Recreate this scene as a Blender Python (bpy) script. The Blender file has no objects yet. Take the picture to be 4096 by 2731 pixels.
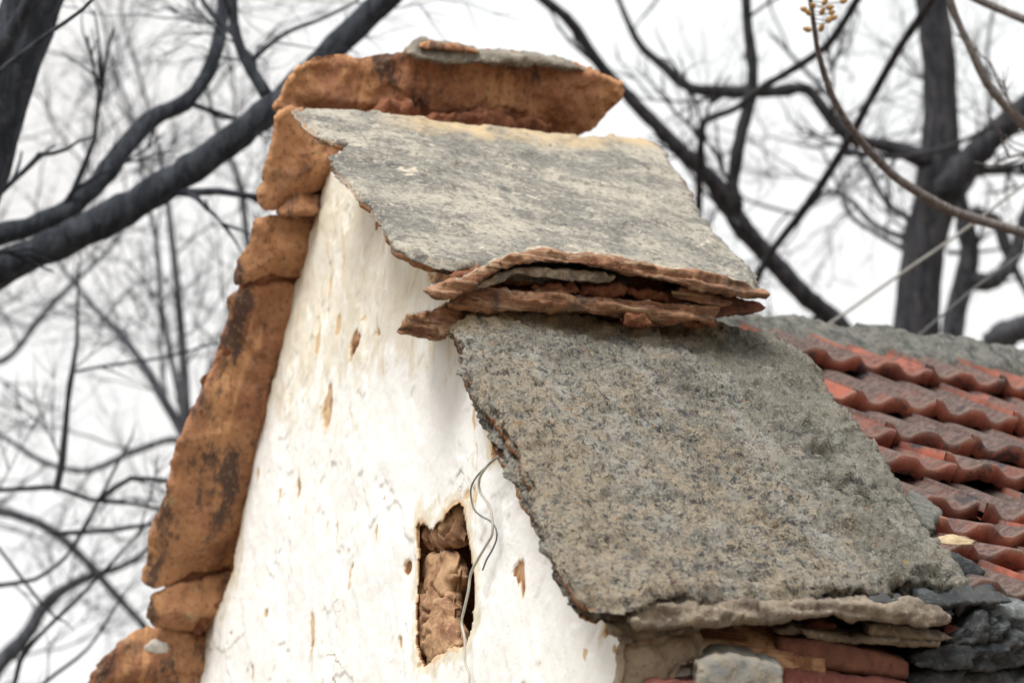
import bpy, math, random
import numpy as np
from mathutils import Vector, geometry

random.seed(7); RNG = np.random.RandomState(7)
SC = bpy.context.scene
COL = SC.collection

# ------------------------------------------------------------------ camera
LENS = 85.0
F = 4096 * LENS / 36
PITCH, YAW, TH = math.radians(23), math.radians(67.8), math.radians(46)
f_ = np.array([-math.cos(PITCH) * math.sin(YAW), math.cos(PITCH) * math.cos(YAW), math.sin(PITCH)])
r_ = np.array([math.cos(YAW), math.sin(YAW), 0.0]); u_ = np.cross(r_, f_)
APEX = np.array([0, 0, 4.9])

def ray(x, y): return f_ + r_ * (x - 2048) / F - u_ * (y - 1365.5) / F
CAM = APEX - ray(1330, 560) * 6.9
def hit(x, y, P0, n):
    d = ray(x, y); n = np.asarray(n, float)
    return CAM + d * (((np.asarray(P0) - CAM) @ n) / (d @ n))
def at(x, y, z): return CAM + ray(x, y) * z

cd = bpy.data.cameras.new("camera"); cam = bpy.data.objects.new("camera", cd); COL.objects.link(cam)
cd.lens = LENS; cd.sensor_width = 36; cd.clip_start = 0.1; cd.clip_end = 2000
cam.location = CAM
cam.rotation_euler = Vector(f_).to_track_quat('-Z', 'Y').to_euler()
cd.dof.use_dof = True; cd.dof.focus_distance = 5.35; cd.dof.aperture_fstop = 3.4; cd.dof.aperture_blades = 0
SC.camera = cam

# ------------------------------------------------------------------ world, sun, exposure
SUN_EL, SUN_AZ = math.radians(48), math.radians(138)      # azimuth measured from +Y towards +X
w = bpy.data.worlds.new("World"); SC.world = w; w.use_nodes = True
wt = w.node_tree; wt.nodes.clear()
sky = wt.nodes.new('ShaderNodeTexSky'); sky.sky_type = 'NISHITA'; sky.sun_disc = False
sky.sun_elevation = SUN_EL; sky.sun_rotation = SUN_AZ; sky.air_density = 1.5; sky.dust_density = 5
hs = wt.nodes.new('ShaderNodeHueSaturation'); hs.inputs['Saturation'].default_value = 0.25
wtc = wt.nodes.new('ShaderNodeTexCoord')
wno = wt.nodes.new('ShaderNodeTexNoise'); wno.inputs['Scale'].default_value = 2.2; wno.inputs['Detail'].default_value = 3
wcr = wt.nodes.new('ShaderNodeValToRGB')
wcr.color_ramp.elements[0].position = .35; wcr.color_ramp.elements[0].color = (8.5, 8.25, 8.05, 1)
wcr.color_ramp.elements[1].position = .6; wcr.color_ramp.elements[1].color = (9.35, 9.45, 9.45, 1)
wmx = wt.nodes.new('ShaderNodeMixRGB'); wmx.inputs[0].default_value = .88
bg = wt.nodes.new('ShaderNodeBackground'); bg.inputs['Strength'].default_value = 0.087
wo = wt.nodes.new('ShaderNodeOutputWorld')
wt.links.new(sky.outputs[0], hs.inputs['Color']); wt.links.new(wtc.outputs['Generated'], wno.inputs['Vector'])
wt.links.new(wno.outputs['Fac'], wcr.inputs[0]); wt.links.new(hs.outputs[0], wmx.inputs[1])
wt.links.new(wcr.outputs[0], wmx.inputs[2]); wt.links.new(wmx.outputs[0], bg.inputs['Color'])
wt.links.new(bg.outputs[0], wo.inputs[0])

sd = bpy.data.lights.new("sun", 'SUN'); sd.energy = 2.65; sd.angle = math.radians(32); sd.color = (1, .978, .945)
sun = bpy.data.objects.new("sun", sd); COL.objects.link(sun)
sdir = Vector((math.sin(SUN_AZ) * math.cos(SUN_EL), math.cos(SUN_AZ) * math.cos(SUN_EL), math.sin(SUN_EL)))
sun.rotation_euler = (-sdir).to_track_quat('-Z', 'Y').to_euler(); sun.location = sdir * 30
SC.view_settings.view_transform = 'Standard'; SC.view_settings.look = 'None'
SC.view_settings.gamma = 1; SC.view_settings.exposure = 0.5

# ------------------------------------------------------------------ noise
_perm = np.random.RandomState(3).permutation(256); _perm = np.concatenate([_perm, _perm, _perm])
_grad = np.random.RandomState(4).normal(size=(256, 3)); _grad /= np.linalg.norm(_grad, axis=1)[:, None]
def noise(P):
    P = np.asarray(P, float); i = np.floor(P).astype(int); fr = P - i; i &= 255
    s = fr * fr * fr * (fr * (fr * 6 - 15) + 10); out = 0
    for dx in (0, 1):
        for dy in (0, 1):
            for dz in (0, 1):
                h = _perm[_perm[_perm[(i[:, 0] + dx) & 255] + ((i[:, 1] + dy) & 255)] + ((i[:, 2] + dz) & 255)]
                g = _grad[h]; v = g[:, 0] * (fr[:, 0] - dx) + g[:, 1] * (fr[:, 1] - dy) + g[:, 2] * (fr[:, 2] - dz)
                wgt = (s[:, 0] if dx else 1 - s[:, 0]) * (s[:, 1] if dy else 1 - s[:, 1]) * (s[:, 2] if dz else 1 - s[:, 2])
                out = out + v * wgt
    return out * 1.5
def fbm(P, o=4, g=.5):
    P = np.asarray(P, float); a = 1; t = 0
    for k in range(o): t = t + a * noise(P * 2 ** k + 17.3 * k); a *= g
    return t
def facets(P, seed=0.):
    """broken stone: every cell is a randomly tilted flat face; returns about -1..1"""
    P = np.asarray(P, float) + seed; i0 = np.floor(P).astype(int); best = np.full(len(P), 9.); out = np.zeros(len(P))
    for dx in (-1, 0, 1):
        for dy in (-1, 0, 1):
            for dz in (-1, 0, 1):
                i = i0 + np.array([dx, dy, dz]); j = i & 255; h = _perm[_perm[_perm[j[:, 0]] + j[:, 1]] + j[:, 2]]
                c = i + .5 + _grad[h] * .45; d = P - c; q = (d ** 2).sum(1); m = q < best
                best = np.where(m, q, best); out = np.where(m, (_grad[(h + 91) & 255, 0] * .8 + (d * _grad[(h + 37) & 255]).sum(1) * 1.1), out)
    return out
def sst(a, b, x): t = np.clip((x - a) / (b - a), 0, 1); return t * t * (3 - 2 * t)

# ------------------------------------------------------------------ mesh helpers
def link_mesh(name, V, faces, mat, parent=None, attrs=None, smooth=True, mats=None, fmat=None):
    V = np.asarray(V, float)
    c = (V.min(0) + V.max(0)) / 2; 
    if parent is None: c[2] = V[:, 2].min()
    me = bpy.data.meshes.new(name)
    if isinstance(faces, np.ndarray):
        n, k = faces.shape
        me.vertices.add(len(V)); me.vertices.foreach_set('co', (V - c).astype(np.float32).ravel())
        me.loops.add(n * k); me.loops.foreach_set('vertex_index', faces.astype(np.int32).ravel())
        me.polygons.add(n); me.polygons.foreach_set('loop_start', np.arange(0, n * k, k, dtype=np.int32))
        me.update(calc_edges=True); me.validate()
    else:
        me.from_pydata([tuple(v) for v in (V - c)], [], faces)
    for k_, a in (attrs or {}).items():
        at_ = me.attributes.new(k_, 'FLOAT', 'POINT'); at_.data.foreach_set('value', np.asarray(a, np.float32))
    for m in (mats or [mat]): me.materials.append(m)
    if fmat is not None: me.polygons.foreach_set('material_index', np.asarray(fmat, np.int32))
    me.polygons.foreach_set('use_smooth', np.full(len(me.polygons), smooth))
    o = bpy.data.objects.new(name, me); COL.objects.link(o)
    if parent is not None:
        o.parent = parent; po = np.array(parent.location)
        if parent.parent is not None: po = po + np.array(parent.parent.location)
        o.location = c - po
    else: o.location = c
    return o
def tag(o, label=None, cat=None, group=None, kind=None):
    if label: o['label'] = label
    if cat: o['category'] = cat
    if group: o['group'] = group
    if kind: o['kind'] = kind
    return o
def thing(name, loc, label, cat, group=None):
    e = bpy.data.objects.new(name, None); COL.objects.link(e); e.location = loc; e.empty_display_size = .1
    return tag(e, label, cat, group)

def inpoly(P, poly):
    x, y = P[:, 0], P[:, 1]; ins = np.zeros(len(P), bool)
    for i in range(len(poly)):
        xa, ya = poly[i]; xb, yb = poly[(i + 1) % len(poly)]
        c = ((ya > y) != (yb > y))
        if abs(yb - ya) > 1e-12: ins ^= c & (x < (xb - xa) * (y - ya) / (yb - ya) + xa)
    return ins
def plate(name, out3, n, thick, mat, res=.012, relief=.004, rsc=9, edge=.012, side=.006, under=.006, usc=7,
          tdir=None, jag=.008, jsc=14, w=(1, .45, 0), parent=None, bulge=0, strat=0, step=None, taper=0, crown=None, facet=.0, fsc=9, lin=.5, smooth=True):
    """irregular stone slab: outline on a plane with normal n, real thickness along tdir"""
    out3 = np.asarray(out3); n = np.asarray(n, float) / np.linalg.norm(n)
    P0 = out3.mean(0); td = -n if tdir is None else np.asarray(tdir, float) / np.linalg.norm(tdir)
    e1 = np.cross(n, [0.13, .2, .97]); e1 /= np.linalg.norm(e1); e2 = np.cross(n, e1)
    q = np.c_[(out3 - P0) @ e1, (out3 - P0) @ e2]
    area = .5 * np.sum(q[:, 0] * np.roll(q[:, 1], -1) - np.roll(q[:, 0], -1) * q[:, 1])
    if area < 0: q = q[::-1]
    pts = []
    for i in range(len(q)):                                    # gently rounded corners by spline resampling
        p0, p1, p2, p3 = q[i - 1], q[i], q[(i + 1) % len(q)], q[(i + 2) % len(q)]
        L = np.linalg.norm(p2 - p1); m = max(1, int(L / res)); t = np.arange(m)[:, None] / m
        lin_ = p1 + (p2 - p1) * t
        cr = .5 * (2 * p1 + (p2 - p0) * t + (2 * p0 - 5 * p1 + 4 * p2 - p3) * t ** 2 + (3 * p1 - p0 - 3 * p2 + p3) * t ** 3)
        pts.append(lin_ * lin + cr * (1 - lin))
    b = np.vstack(pts)
    nb = np.c_[np.roll(b, -1, 0)[:, 1] - np.roll(b, 1, 0)[:, 1], -(np.roll(b, -1, 0)[:, 0] - np.roll(b, 1, 0)[:, 0])]
    nb /= np.linalg.norm(nb, axis=1)[:, None] + 1e-9
    B3 = P0 + b[:, :1] * e1 + b[:, 1:] * e2
    jn = .6 * fbm(B3 * jsc + 5, 4, .6) + .55 * facets(B3 * jsc * 1.6, 2.)
    b = b + nb * (jag * jn)[:, None]
    # interior points
    mn, mx = b.min(0), b.max(0)
    gx, gy = np.meshgrid(np.arange(mn[0], mx[0], res), np.arange(mn[1], mx[1], res))
    g = np.c_[gx.ravel(), gy.ravel()] + RNG.uniform(-.3, .3, (gx.size, 2)) * res
    ins = np.zeros(len(g), bool); x, y = g[:, 0], g[:, 1]
    bb = np.roll(b, -1, 0)
    for (xa, ya), (xb, yb) in zip(b, bb):
        c = ((ya > y) != (yb > y)); 
        if abs(yb - ya) > 1e-12: ins ^= c & (x < (xb - xa) * (y - ya) / (yb - ya) + xa)
    g = g[ins]
    dist = np.full(len(g), 9.)
    for k in range(0, len(b), 64):
        dd = np.sqrt(((g[:, None] - b[None, k:k + 64]) ** 2).sum(2)).min(1); dist = np.minimum(dist, dd)
    g = g[dist > res * .55]
    allp = np.vstack([b, g])
    vo, eo, fo = geometry.delaunay_2d_cdt([Vector(p) for p in allp], [], [list(range(len(b)))], 1, 1e-7, False)[:3]
    v2 = np.array([tuple(v) for v in vo]); T = np.array([t for t in fo if len(t) == 3])
    a2 = (v2[T[:, 1]] - v2[T[:, 0]]); c2 = (v2[T[:, 2]] - v2[T[:, 0]])
    T = T[inpoly(v2[T].mean(1), b)]
    a2 = (v2[T[:, 1]] - v2[T[:, 0]]); c2 = (v2[T[:, 2]] - v2[T[:, 0]])
    cr = a2[:, 0] * c2[:, 1] - a2[:, 1] * c2[:, 0]; T[cr < 0] = T[cr < 0][:, ::-1]
    # boundary
    E = {}
    for t in T:
        for i in range(3): E[(t[i], t[(i + 1) % 3])] = 1
    be = [e for e in E if (e[1], e[0]) not in E]
    bi = sorted({i for e in be for i in e}); bidx = {v: k for k, v in enumerate(bi)}
    outn = np.zeros((len(bi), 2))
    for a, c in be:
        d = v2[c] - v2[a]; nn = np.array([d[1], -d[0]])
        outn[bidx[a]] += nn; outn[bidx[c]] += nn
    outn /= np.linalg.norm(outn, axis=1)[:, None] + 1e-9
    dist = np.full(len(v2), 9.); bp = v2[bi]
    for k in range(0, len(bp), 64):
        dist = np.minimum(dist, np.sqrt(((v2[:, None] - bp[None, k:k + 64]) ** 2).sum(2)).min(1))
    base = P0 + v2[:, :1] * e1 + v2[:, 1:] * e2
    rnd = lambda er: -er * (1 - np.sqrt(np.clip(1 - (1 - np.clip(dist / er, 0, 1)) ** 2, 0, 1)))
    h = relief * fbm(base * rsc, 5, .55) + rnd(edge)
    if strat:
        lz = fbm(base * np.array([5, 5, 55]) + .6 * fbm(base * 6, 2)[:, None], 3); h = h + strat * (lz + .9 * sst(-.04, .04, lz) + .6 * sst(.3, .36, lz))
    wp = base + .035 * np.c_[fbm(base * 9, 3), fbm(base * 9 + 7, 3), fbm(base * 9 + 13, 3)]
    if facet: h = h + facet * (facets(wp * fsc, 3.3) + .4 * facets(wp * fsc * 2.7, 8.1))
    if bulge: h = h + bulge * sst(0, max(dist.max(), .01), dist)
    if step is not None: h = h + step(base)
    top = base + n * h[:, None]
    hb = under * fbm(base * usc + 31, 5, .55)
    if facet: hb = hb + facet * facets(wp * fsc, 23.3)
    if crown is not None: hb = hb + crown(base)
    bot = base + td * thick + td * (rnd(edge * 1.3) + hb)[:, None]
    if taper:
        cen = base.mean(0); bot = cen + td * thick + (bot - cen - td * thick) * (1 - taper)
    K = int(np.clip(thick / res, 3, 14))
    N = len(v2); Bn = len(bi); V = [top]; W = [w[0] * np.ones(N)]
    o3 = outn[:, :1] * e1 + outn[:, 1:] * e2
    for k in range(1, K):
        s = k / K; p = top[bi] * (1 - s) + bot[bi] * s
        layer = noise(np.c_[p @ n * 60 + fbm(p * 6, 2) * 2, p @ e1 * 7, p @ e2 * 7])
        ln = sst(-.15, .15, layer) * 2 - 1
        V.append(p + o3 * (side * (ln * .8 + fbm(p * 22, 3) + (facets(p * 16, 5.) if facet else 0)) + edge * .15 * math.sin(math.pi * s))[:, None])
        W.append((w[1] + (w[0] - w[1]) * max(0, 1 - s * 3)) * np.ones(Bn))
    V.append(bot); W.append(w[2] * np.ones(N))
    faces = [tuple(t) for t in T]
    bo = N + (K - 1) * Bn
    def idx(k, v): return v if k == 0 else (bo + v if k == K else N + (k - 1) * Bn + bidx[v])
    for k in range(K):
        for a, c in be: faces.append((idx(k, a), idx(k + 1, a), idx(k + 1, c), idx(k, c)))
    faces += [(bo + t[2], bo + t[1], bo + t[0]) for t in T]
    ed = [np.clip(1 - dist / .05, 0, 1)] + [np.ones(Bn)] * (K - 1) + [np.clip(1 - dist / .05, 0, 1)]
    return link_mesh(name, np.vstack(V), faces, mat, parent, {'w': np.concatenate(W), 'edge': np.concatenate(ed)}, smooth)

def Z(scale, ox, oy, pts): return [(ox + x * scale, oy + y * scale) for x, y in pts]
def onp(px, P0, n): return [hit(x, y, P0, n) for x, y in px]

# ------------------------------------------------------------------ materials
class M:
    def __init__(s, name, rough=.9):
        s.m = bpy.data.materials.new(name); s.m.use_nodes = True; s.t = s.m.node_tree
        s.b = s.t.nodes['Principled BSDF']; s.b.inputs['Roughness'].default_value = rough
        s.b.inputs['Specular IOR Level'].default_value = .25
        s.pos = s.t.nodes.new('ShaderNodeNewGeometry').outputs['Position']
    def L(s, a, b):
        if hasattr(a, 'links'): s.t.links.new(a, b)
        else: b.default_value = a
    def mapv(s, sc, rot=(0, 0, 0)):
        n = s.t.nodes.new('ShaderNodeMapping'); s.L(s.pos, n.inputs[0])
        n.inputs['Scale'].default_value = sc; n.inputs['Rotation'].default_value = rot; return n.outputs[0]
    def noise(s, scale, detail=5, rough=.6, vec=None, dist=0):
        n = s.t.nodes.new('ShaderNodeTexNoise'); s.L(vec if vec is not None else s.pos, n.inputs['Vector'])
        n.inputs['Scale'].default_value = scale; n.inputs['Detail'].default_value = detail
        n.inputs['Roughness'].default_value = rough; n.inputs['Distortion'].default_value = dist; return n.outputs['Fac']
    def voro(s, scale, vec=None, feat='F1'):
        n = s.t.nodes.new('ShaderNodeTexVoronoi'); s.L(vec if vec is not None else s.pos, n.inputs['Vector'])
        n.feature = feat; n.inputs['Scale'].default_value = scale; return n.outputs['Distance']
    def ramp(s, x, a, b, lo=0, hi=1):
        n = s.t.nodes.new('ShaderNodeMapRange'); n.interpolation_type = 'SMOOTHSTEP'
        s.L(x, n.inputs[0]); n.inputs[1].default_value = a; n.inputs[2].default_value = b
        n.inputs[3].default_value = lo; n.inputs[4].default_value = hi; return n.outputs[0]
    def math(s, op, a, b=0):
        n = s.t.nodes.new('ShaderNodeMath'); n.operation = op; s.L(a, n.inputs[0]); s.L(b, n.inputs[1]); return n.outputs[0]
    def mix(s, fac, a, b):
        n = s.t.nodes.new('ShaderNodeMixRGB'); s.L(fac, n.inputs[0])
        for v, i in ((a, 1), (b, 2)):
            if hasattr(v, 'links'): s.t.links.new(v, n.inputs[i])
            else: n.inputs[i].default_value = (*v, 1)
        return n.outputs[0]
    def attr(s, k):
        n = s.t.nodes.new('ShaderNodeAttribute'); n.attribute_name = k; return n.outputs['Fac']
    def bump(s, h, d, st=1.0, prev=None):
        n = s.t.nodes.new('ShaderNodeBump'); s.L(h, n.inputs['Height']); n.inputs['Distance'].default_value = d
        n.inputs['Strength'].default_value = st
        if prev is not None: s.t.links.new(prev, n.inputs['Normal'])
        return n.outputs[0]
    def done(s, col, nrm=None):
        s.L(col, s.b.inputs['Base Color'])
        if nrm is not None: s.t.links.new(nrm, s.b.inputs['Normal'])
        return s.m

def ochre_col(m, dark=.5, k=1.0):
    """iron-stained sandstone"""
    big = m.noise(3.2, 5, .6, dist=.3); mid = m.noise(11, 7, .7, dist=.3); fine = m.noise(70, 5, .65)
    streak = m.noise(5, 6, .6, m.mapv((.5, 2.6, .5)), .2)
    c = m.mix(m.ramp(big, .38, .62), (.27 * k, .120 * k, .066 * k), (.42 * k, .215 * k, .110 * k))
    c = m.mix(m.ramp(streak, .50, .62, 0, .8), c, (.54 * k, .29 * k, .14 * k))
    c = m.mix(m.ramp(m.noise(5.0, 7, .74, m.mapv((.8, 1.6, .6))), dark - .03, dark + .06, 0, .85), c, (.060, .045, .043))
    c = m.mix(m.ramp(mid, .58, .68, 0, .55), c, (.16, .105, .08))
    c = m.mix(m.ramp(m.noise(8, 6, .7), .60, .68, 0, .65), c, (.48, .37, .23))
    c = m.mix(m.ramp(fine, .54, .70, 0, .5), c, (.50, .33, .19)); c = m.mix(m.ramp(fine, .46, .36, 0, .6), c, (.10, .055, .035))
    return c, mid, fine

def mk_lichen(name, kind=0):
    m = M(name, .92)
    oc, mid, fine = ochre_col(m, .56)
    if kind == 0:                                              # coarse granular lower slab
        tan = m.attr('tan'); plain = m.attr('plain')
        g1 = m.noise(68, 7, .74); g2 = m.noise(140, 5, .7); big = m.noise(4.2, 4, .55); md = m.noise(15, 7, .7, dist=.4)
        flow = m.noise(9, 5, .65, m.mapv((.30, 1.3, .30), (0, 0, 0)))
        c = m.mix(m.ramp(big, .38, .62), (.235, .220, .185), (.36, .335, .280))
        c = m.mix(m.ramp(flow, .48, .64, 0, .7), c, (.47, .455, .41))
        tn = m.math('ADD', md, m.math('MULTIPLY', m.math('SUBTRACT', tan, .72), .18))
        c = m.mix(m.ramp(tn, .46, .62, 0, .72), c, (.48, .395, .285))
        pit = m.math('ADD', g1, m.math('ADD', m.math('MULTIPLY', plain, .05), m.math('MULTIPLY', m.math('SUBTRACT', m.noise(7, 4, .6), .5), .22)))
        c = m.mix(m.ramp(pit, .475, .41, 0, .82), c, (.058, .066, .076))
        c = m.mix(m.ramp(m.noise(33, 6, .72, dist=.3), .44, .37, 0, .7), c, (.075, .083, .092))
        c = m.mix(m.ramp(g2, .54, .66, 0, .8), c, (.60, .52, .38))
        c = m.mix(m.ramp(m.noise(75, 3, .5), .66, .71, 0, .8), c, (.50, .25, .11))
        c = m.mix(m.ramp(m.noise(6.5, 8, .78, dist=.3), .59, .66, 0, .75), c, (.50, .50, .46))
        c = m.mix(m.math('MULTIPLY', plain, m.ramp(m.noise(18, 6, .7), .35, .62, .75, .1)), c, (.235, .228, .190))
        c = m.mix(m.ramp(m.noise(16, 3, .5), .735, .76, 0, .8), c, (.40, .27, .06))
        h = m.math('ADD', m.math('MULTIPLY', g1, 1.2), m.math('MULTIPLY', g2, .5))
        n = m.bump(h, .020, 1.0); n = m.bump(m.voro(150), .003, .9, n)
    else:                                                      # smoother upper slab, streaked sideways
        v = m.mapv((1, .6, 1)); g1 = m.noise(34, 8, .74, v); g2 = m.noise(110, 5, .7, v); big = m.noise(3.6, 5, .6, dist=.5)
        c = m.mix(m.ramp(big, .36, .60), (.235, .228, .200), (.44, .405, .335))
        c = m.mix(m.ramp(g1, .52, .62, 0, .5), c, (.46, .42, .35))
        c = m.mix(m.ramp(m.noise(6, 8, .80, v), .53, .45, 0, .8), c, (.170, .165, .148))
        c = m.mix(m.ramp(g2, .45, .37, 0, .85), c, (.075, .075, .078))
        c = m.mix(m.ramp(m.noise(14, 8, .74, m.mapv((1.1, .5, 1))), .625, .65, 0, .92), c, (.70, .62, .49))
        c = m.mix(m.ramp(g2, .57, .66, 0, .8), c, (.68, .62, .51))
        c = m.mix(m.ramp(m.noise(60, 7, .8, m.mapv((1.1, .6, 1))), .55, .62, 0, .5), c, (.58, .53, .44)); c = m.mix(m.ramp(m.noise(45, 7, .8, m.mapv((1, .6, 1.1))), .455, .40, 0, .7), c, (.085, .085, .085))
        h = m.math('ADD', g1, m.math('MULTIPLY', g2, .5)); n = m.bump(h, .010, .95)
    # bright worn tan rim towards the top edge of the slab
    c = m.mix(m.math('MULTIPLY', m.attr('rim'), m.ramp(mid, .3, .6)), c, (.60, .46, .28))
    wn = m.math('ADD', m.attr('w'), m.math('MULTIPLY', m.math('SUBTRACT', m.noise(20, 6, .7), .5), .9))
    c = m.mix(m.ramp(m.math('ADD', m.attr('crk'), m.math('MULTIPLY', m.math('SUBTRACT', fine, .5), 1.2)), .42, .8, 0, .65), c, (.06, .062, .065))
    c = m.mix(m.ramp(wn, .30, .62), oc, c)
    return m.done(c, n)

def mk_ochre(name, dark=.52, k=1.0, top=(.30, .29, .26)):
    m = M(name, .92); c, mid, fine = ochre_col(m, dark, k)
    g = m.noise(30, 6, .7)
    t = m.mix(m.ramp(g, .42, .6), (.13, .13, .125), top)
    t = m.mix(m.ramp(m.noise(60, 5, .6), .55, .7, 0, .7), t, (.52, .44, .32))
    wn = m.math('ADD', m.attr('w'), m.math('MULTIPLY', m.math('SUBTRACT', m.noise(25, 5, .7), .5), .8))
    c = m.mix(m.ramp(wn, .4, .62), c, t)
    h = m.math('ADD', mid, m.math('MULTIPLY', m.noise(55, 5, .7), .5))
    return m.done(c, m.bump(h, .012, .8))

def mk_slate(name):
    m = M(name, .88); v = m.mapv((5, 3, 42)); lay = m.noise(3, 6, .65, v, .4); mid = m.noise(9, 6, .65, dist=.6)
    c = m.mix(m.ramp(mid, .38, .62), (.215, .098, .054), (.37, .195, .110))
    c = m.mix(m.ramp(lay, .5, .62, 0, .75), c, (.46, .335, .22))
    c = m.mix(m.ramp(lay, .45, .34, 0, .8), c, (.060, .042, .036))
    c = m.mix(m.ramp(m.noise(6, 6, .7, dist=1), .53, .64, 0, .75), c, (.10, .075, .062))
    t = m.mix(m.ramp(m.noise(35, 5, .7), .4, .62), (.20, .18, .155), (.55, .47, .35))
    wn = m.math('ADD', m.attr('w'), m.math('MULTIPLY', m.math('SUBTRACT', m.noise(18, 5, .7), .5), .8))
    c = m.mix(m.ramp(wn, .4, .62), c, t)
    h = m.math('ADD', lay, m.math('MULTIPLY', m.noise(60, 5, .7), .4))
    return m.done(c, m.bump(h, .010, .9))

def mk_rock(name, a, b, c_, bs=.01, sc=1.0):
    m = M(name, .9); g = m.noise(12 * sc, 7, .68, dist=.5); h = m.noise(60 * sc, 5, .65)
    c = m.mix(m.ramp(g, .38, .6), a, b); c = m.mix(m.ramp(h, .54, .68, 0, .7), c, c_)
    c = m.mix(m.ramp(m.noise(6 * sc, 6, .7), .56, .66, 0, .6), c, tuple(x * .4 for x in a))
    return m.done(c, m.bump(m.math('ADD', g, m.math('MULTIPLY', h, .5)), bs, .9))

MAT_LOW = mk_lichen("granular lichen stone", 0); MAT_UP = mk_lichen("streaked grey stone", 1)
MAT_OCH = mk_ochre("iron stained sandstone", .57, 1.12); MAT_OCHL = mk_ochre("rust brown sandstone", .55, 1.02)
MAT_SLATE = mk_slate("layered brown slate")
MAT_MUD = mk_rock("red mud mortar", (.17, .062, .032), (.28, .115, .06), (.36, .18, .10), .02, 1.6)
MAT_BRICK = mk_rock("old red brick", (.135, .058, .040), (.20, .085, .055), (.075, .05, .045), .006)
MAT_REDF = mk_rock("broken red tile", (.20, .070, .050), (.155, .055, .045), (.26, .13, .10), .006)
MAT_GREY = mk_rock("blue grey rock", (.09, .10, .105), (.17, .18, .18), (.26, .26, .23), .008)
MAT_DARK = mk_rock("dark weathered rock", (.028, .032, .036), (.065, .066, .068), (.12, .105, .09), .012)
MAT_PALE = mk_rock("pale cut stone", (.15, .155, .15), (.24, .21, .165), (.11, .12, .125), .008)
MAT_EDGE = mk_rock("worn beige slab edge", (.15, .12, .095), (.27, .225, .17), (.42, .35, .26), .012)
MAT_CINDER = mk_rock("grey cinder", (.042, .050, .056), (.10, .108, .112), (.20, .21, .21), .02, 1.8)

def mk_wall():
    m = M("lime plaster", .93)
    v = m.mapv((3.6, 1, 2.6)); st = m.noise(3.0, 7, .68, v, .3); fn = m.noise(22, 6, .7, v); lg = m.noise(1.6, 4, .6)
    v2 = m.mapv((11, 1, 2.4)); thin = m.noise(2.0, 6, .7, v2, .5)
    pe = m.attr('peel'); be = m.attr('beige')
    c = m.mix(m.ramp(lg, .35, .65), (.82, .812, .775), (.85, .845, .825))
    bz = m.math('ADD', be, m.math('MULTIPLY', m.math('SUBTRACT', st, .5), 1.5))
    c = m.mix(m.ramp(bz, .30, .75, 0, .85), c, (.67, .61, .48))
    c = m.mix(m.ramp(m.math('ADD', thin, m.math('MULTIPLY', be, .12)), .64, .73, 0, .6), c, (.60, .47, .32))
    c = m.mix(m.ramp(m.noise(14, 6, .75, m.mapv((1.3, 1, 1.2)), .8), .66, .72, 0, .8), c, (.42, .33, .21))
    c = m.mix(m.ramp(m.noise(40, 4, .7), .70, .76, 0, .75), c, (.20, .15, .11))
    wv = m.t.nodes.new('ShaderNodeVectorMath'); wv.operation = 'ADD'
    nt = m.t.nodes.new('ShaderNodeTexNoise'); nt.inputs['Scale'].default_value = 5; nt.inputs['Detail'].default_value = 6; m.t.links.new(m.pos, nt.inputs['Vector'])
    sc_ = m.t.nodes.new('ShaderNodeVectorMath'); sc_.operation = 'SCALE'; sc_.inputs['Scale'].default_value = .35; m.t.links.new(nt.outputs['Color'], sc_.inputs[0])
    m.t.links.new(m.pos, wv.inputs[0]); m.t.links.new(sc_.outputs[0], wv.inputs[1])
    crk = m.voro(3.4, wv.outputs[0], 'DISTANCE_TO_EDGE'); crm = m.math('MULTIPLY', m.ramp(crk, .012, .002), m.ramp(m.noise(2.6, 3, .6), .56, .66))
    c = m.mix(m.math('MULTIPLY', crm, .75), c, (.36, .27, .18))
    mud = m.mix(m.ramp(m.noise(14, 7, .7, dist=.6), .4, .62), (.19, .085, .045), (.46, .27, .145))
    mud = m.mix(m.ramp(m.voro(9, None, 'DISTANCE_TO_EDGE'), .03, .0, 0, .0), mud, (.03, .02, .018))
    pp = m.math('ADD', pe, m.math('MULTIPLY', m.math('SUBTRACT', m.noise(45, 5, .7), .5), .5))
    c = m.mix(m.ramp(pp, .28, .42), c, m.mix(m.ramp(pp, .45, .62), (.60, .44, .27), mud))
    h = m.math('SUBTRACT', m.math('ADD', m.math('MULTIPLY', st, .8), m.math('MULTIPLY', fn, .3)), m.math('MULTIPLY', crm, .5))
    n = m.bump(h, .008, .75); n = m.bump(m.noise(60, 5, .7), .002, .5, n)
    return m.done(c, n)
MAT_WALL = mk_wall()

def mk_tile():
    m = M("terracotta roof tile", .8)
    v = m.mapv((3, 60, 3)); g = m.noise(3, 3, .5, v); st = m.noise(7, 6, .7, dist=.6); fn = m.noise(55, 5, .7)
    base = m.mix(m.ramp(m.noise(6, 5, .65), .38, .62), (.18, .058, .039), (.34, .110, .070))
    dust = m.mix(m.ramp(fn, .4, .65), (.072, .056, .051), (.165, .125, .110))
    tp = m.math('ADD', m.attr('top'), m.math('MULTIPLY', m.math('SUBTRACT', st, .5), 1.5))
    c = m.mix(m.ramp(tp, .38, .85, 0, .92), base, dust)
    c = m.mix(m.ramp(m.noise(9, 6, .75, dist=.5), .53, .63, 0, .85), c, (.045, .042, .046))
    c = m.mix(m.ramp(m.attr('lip'), .5, 1., 0, .45), c, (.30, .22, .18))
    tp2 = m.math('MULTIPLY', g, m.attr('top'))
    n = m.bump(tp2, .004, 1.0); n = m.bump(m.math('ADD', st, fn), .005, .6, n)
    return m.done(c, n)
MAT_TILE = mk_tile()
MAT_RIDGE = mk_rock("weathered ridge mortar", (.085, .088, .082), (.20, .198, .175), (.33, .32, .27), .025, 1.4)

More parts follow.
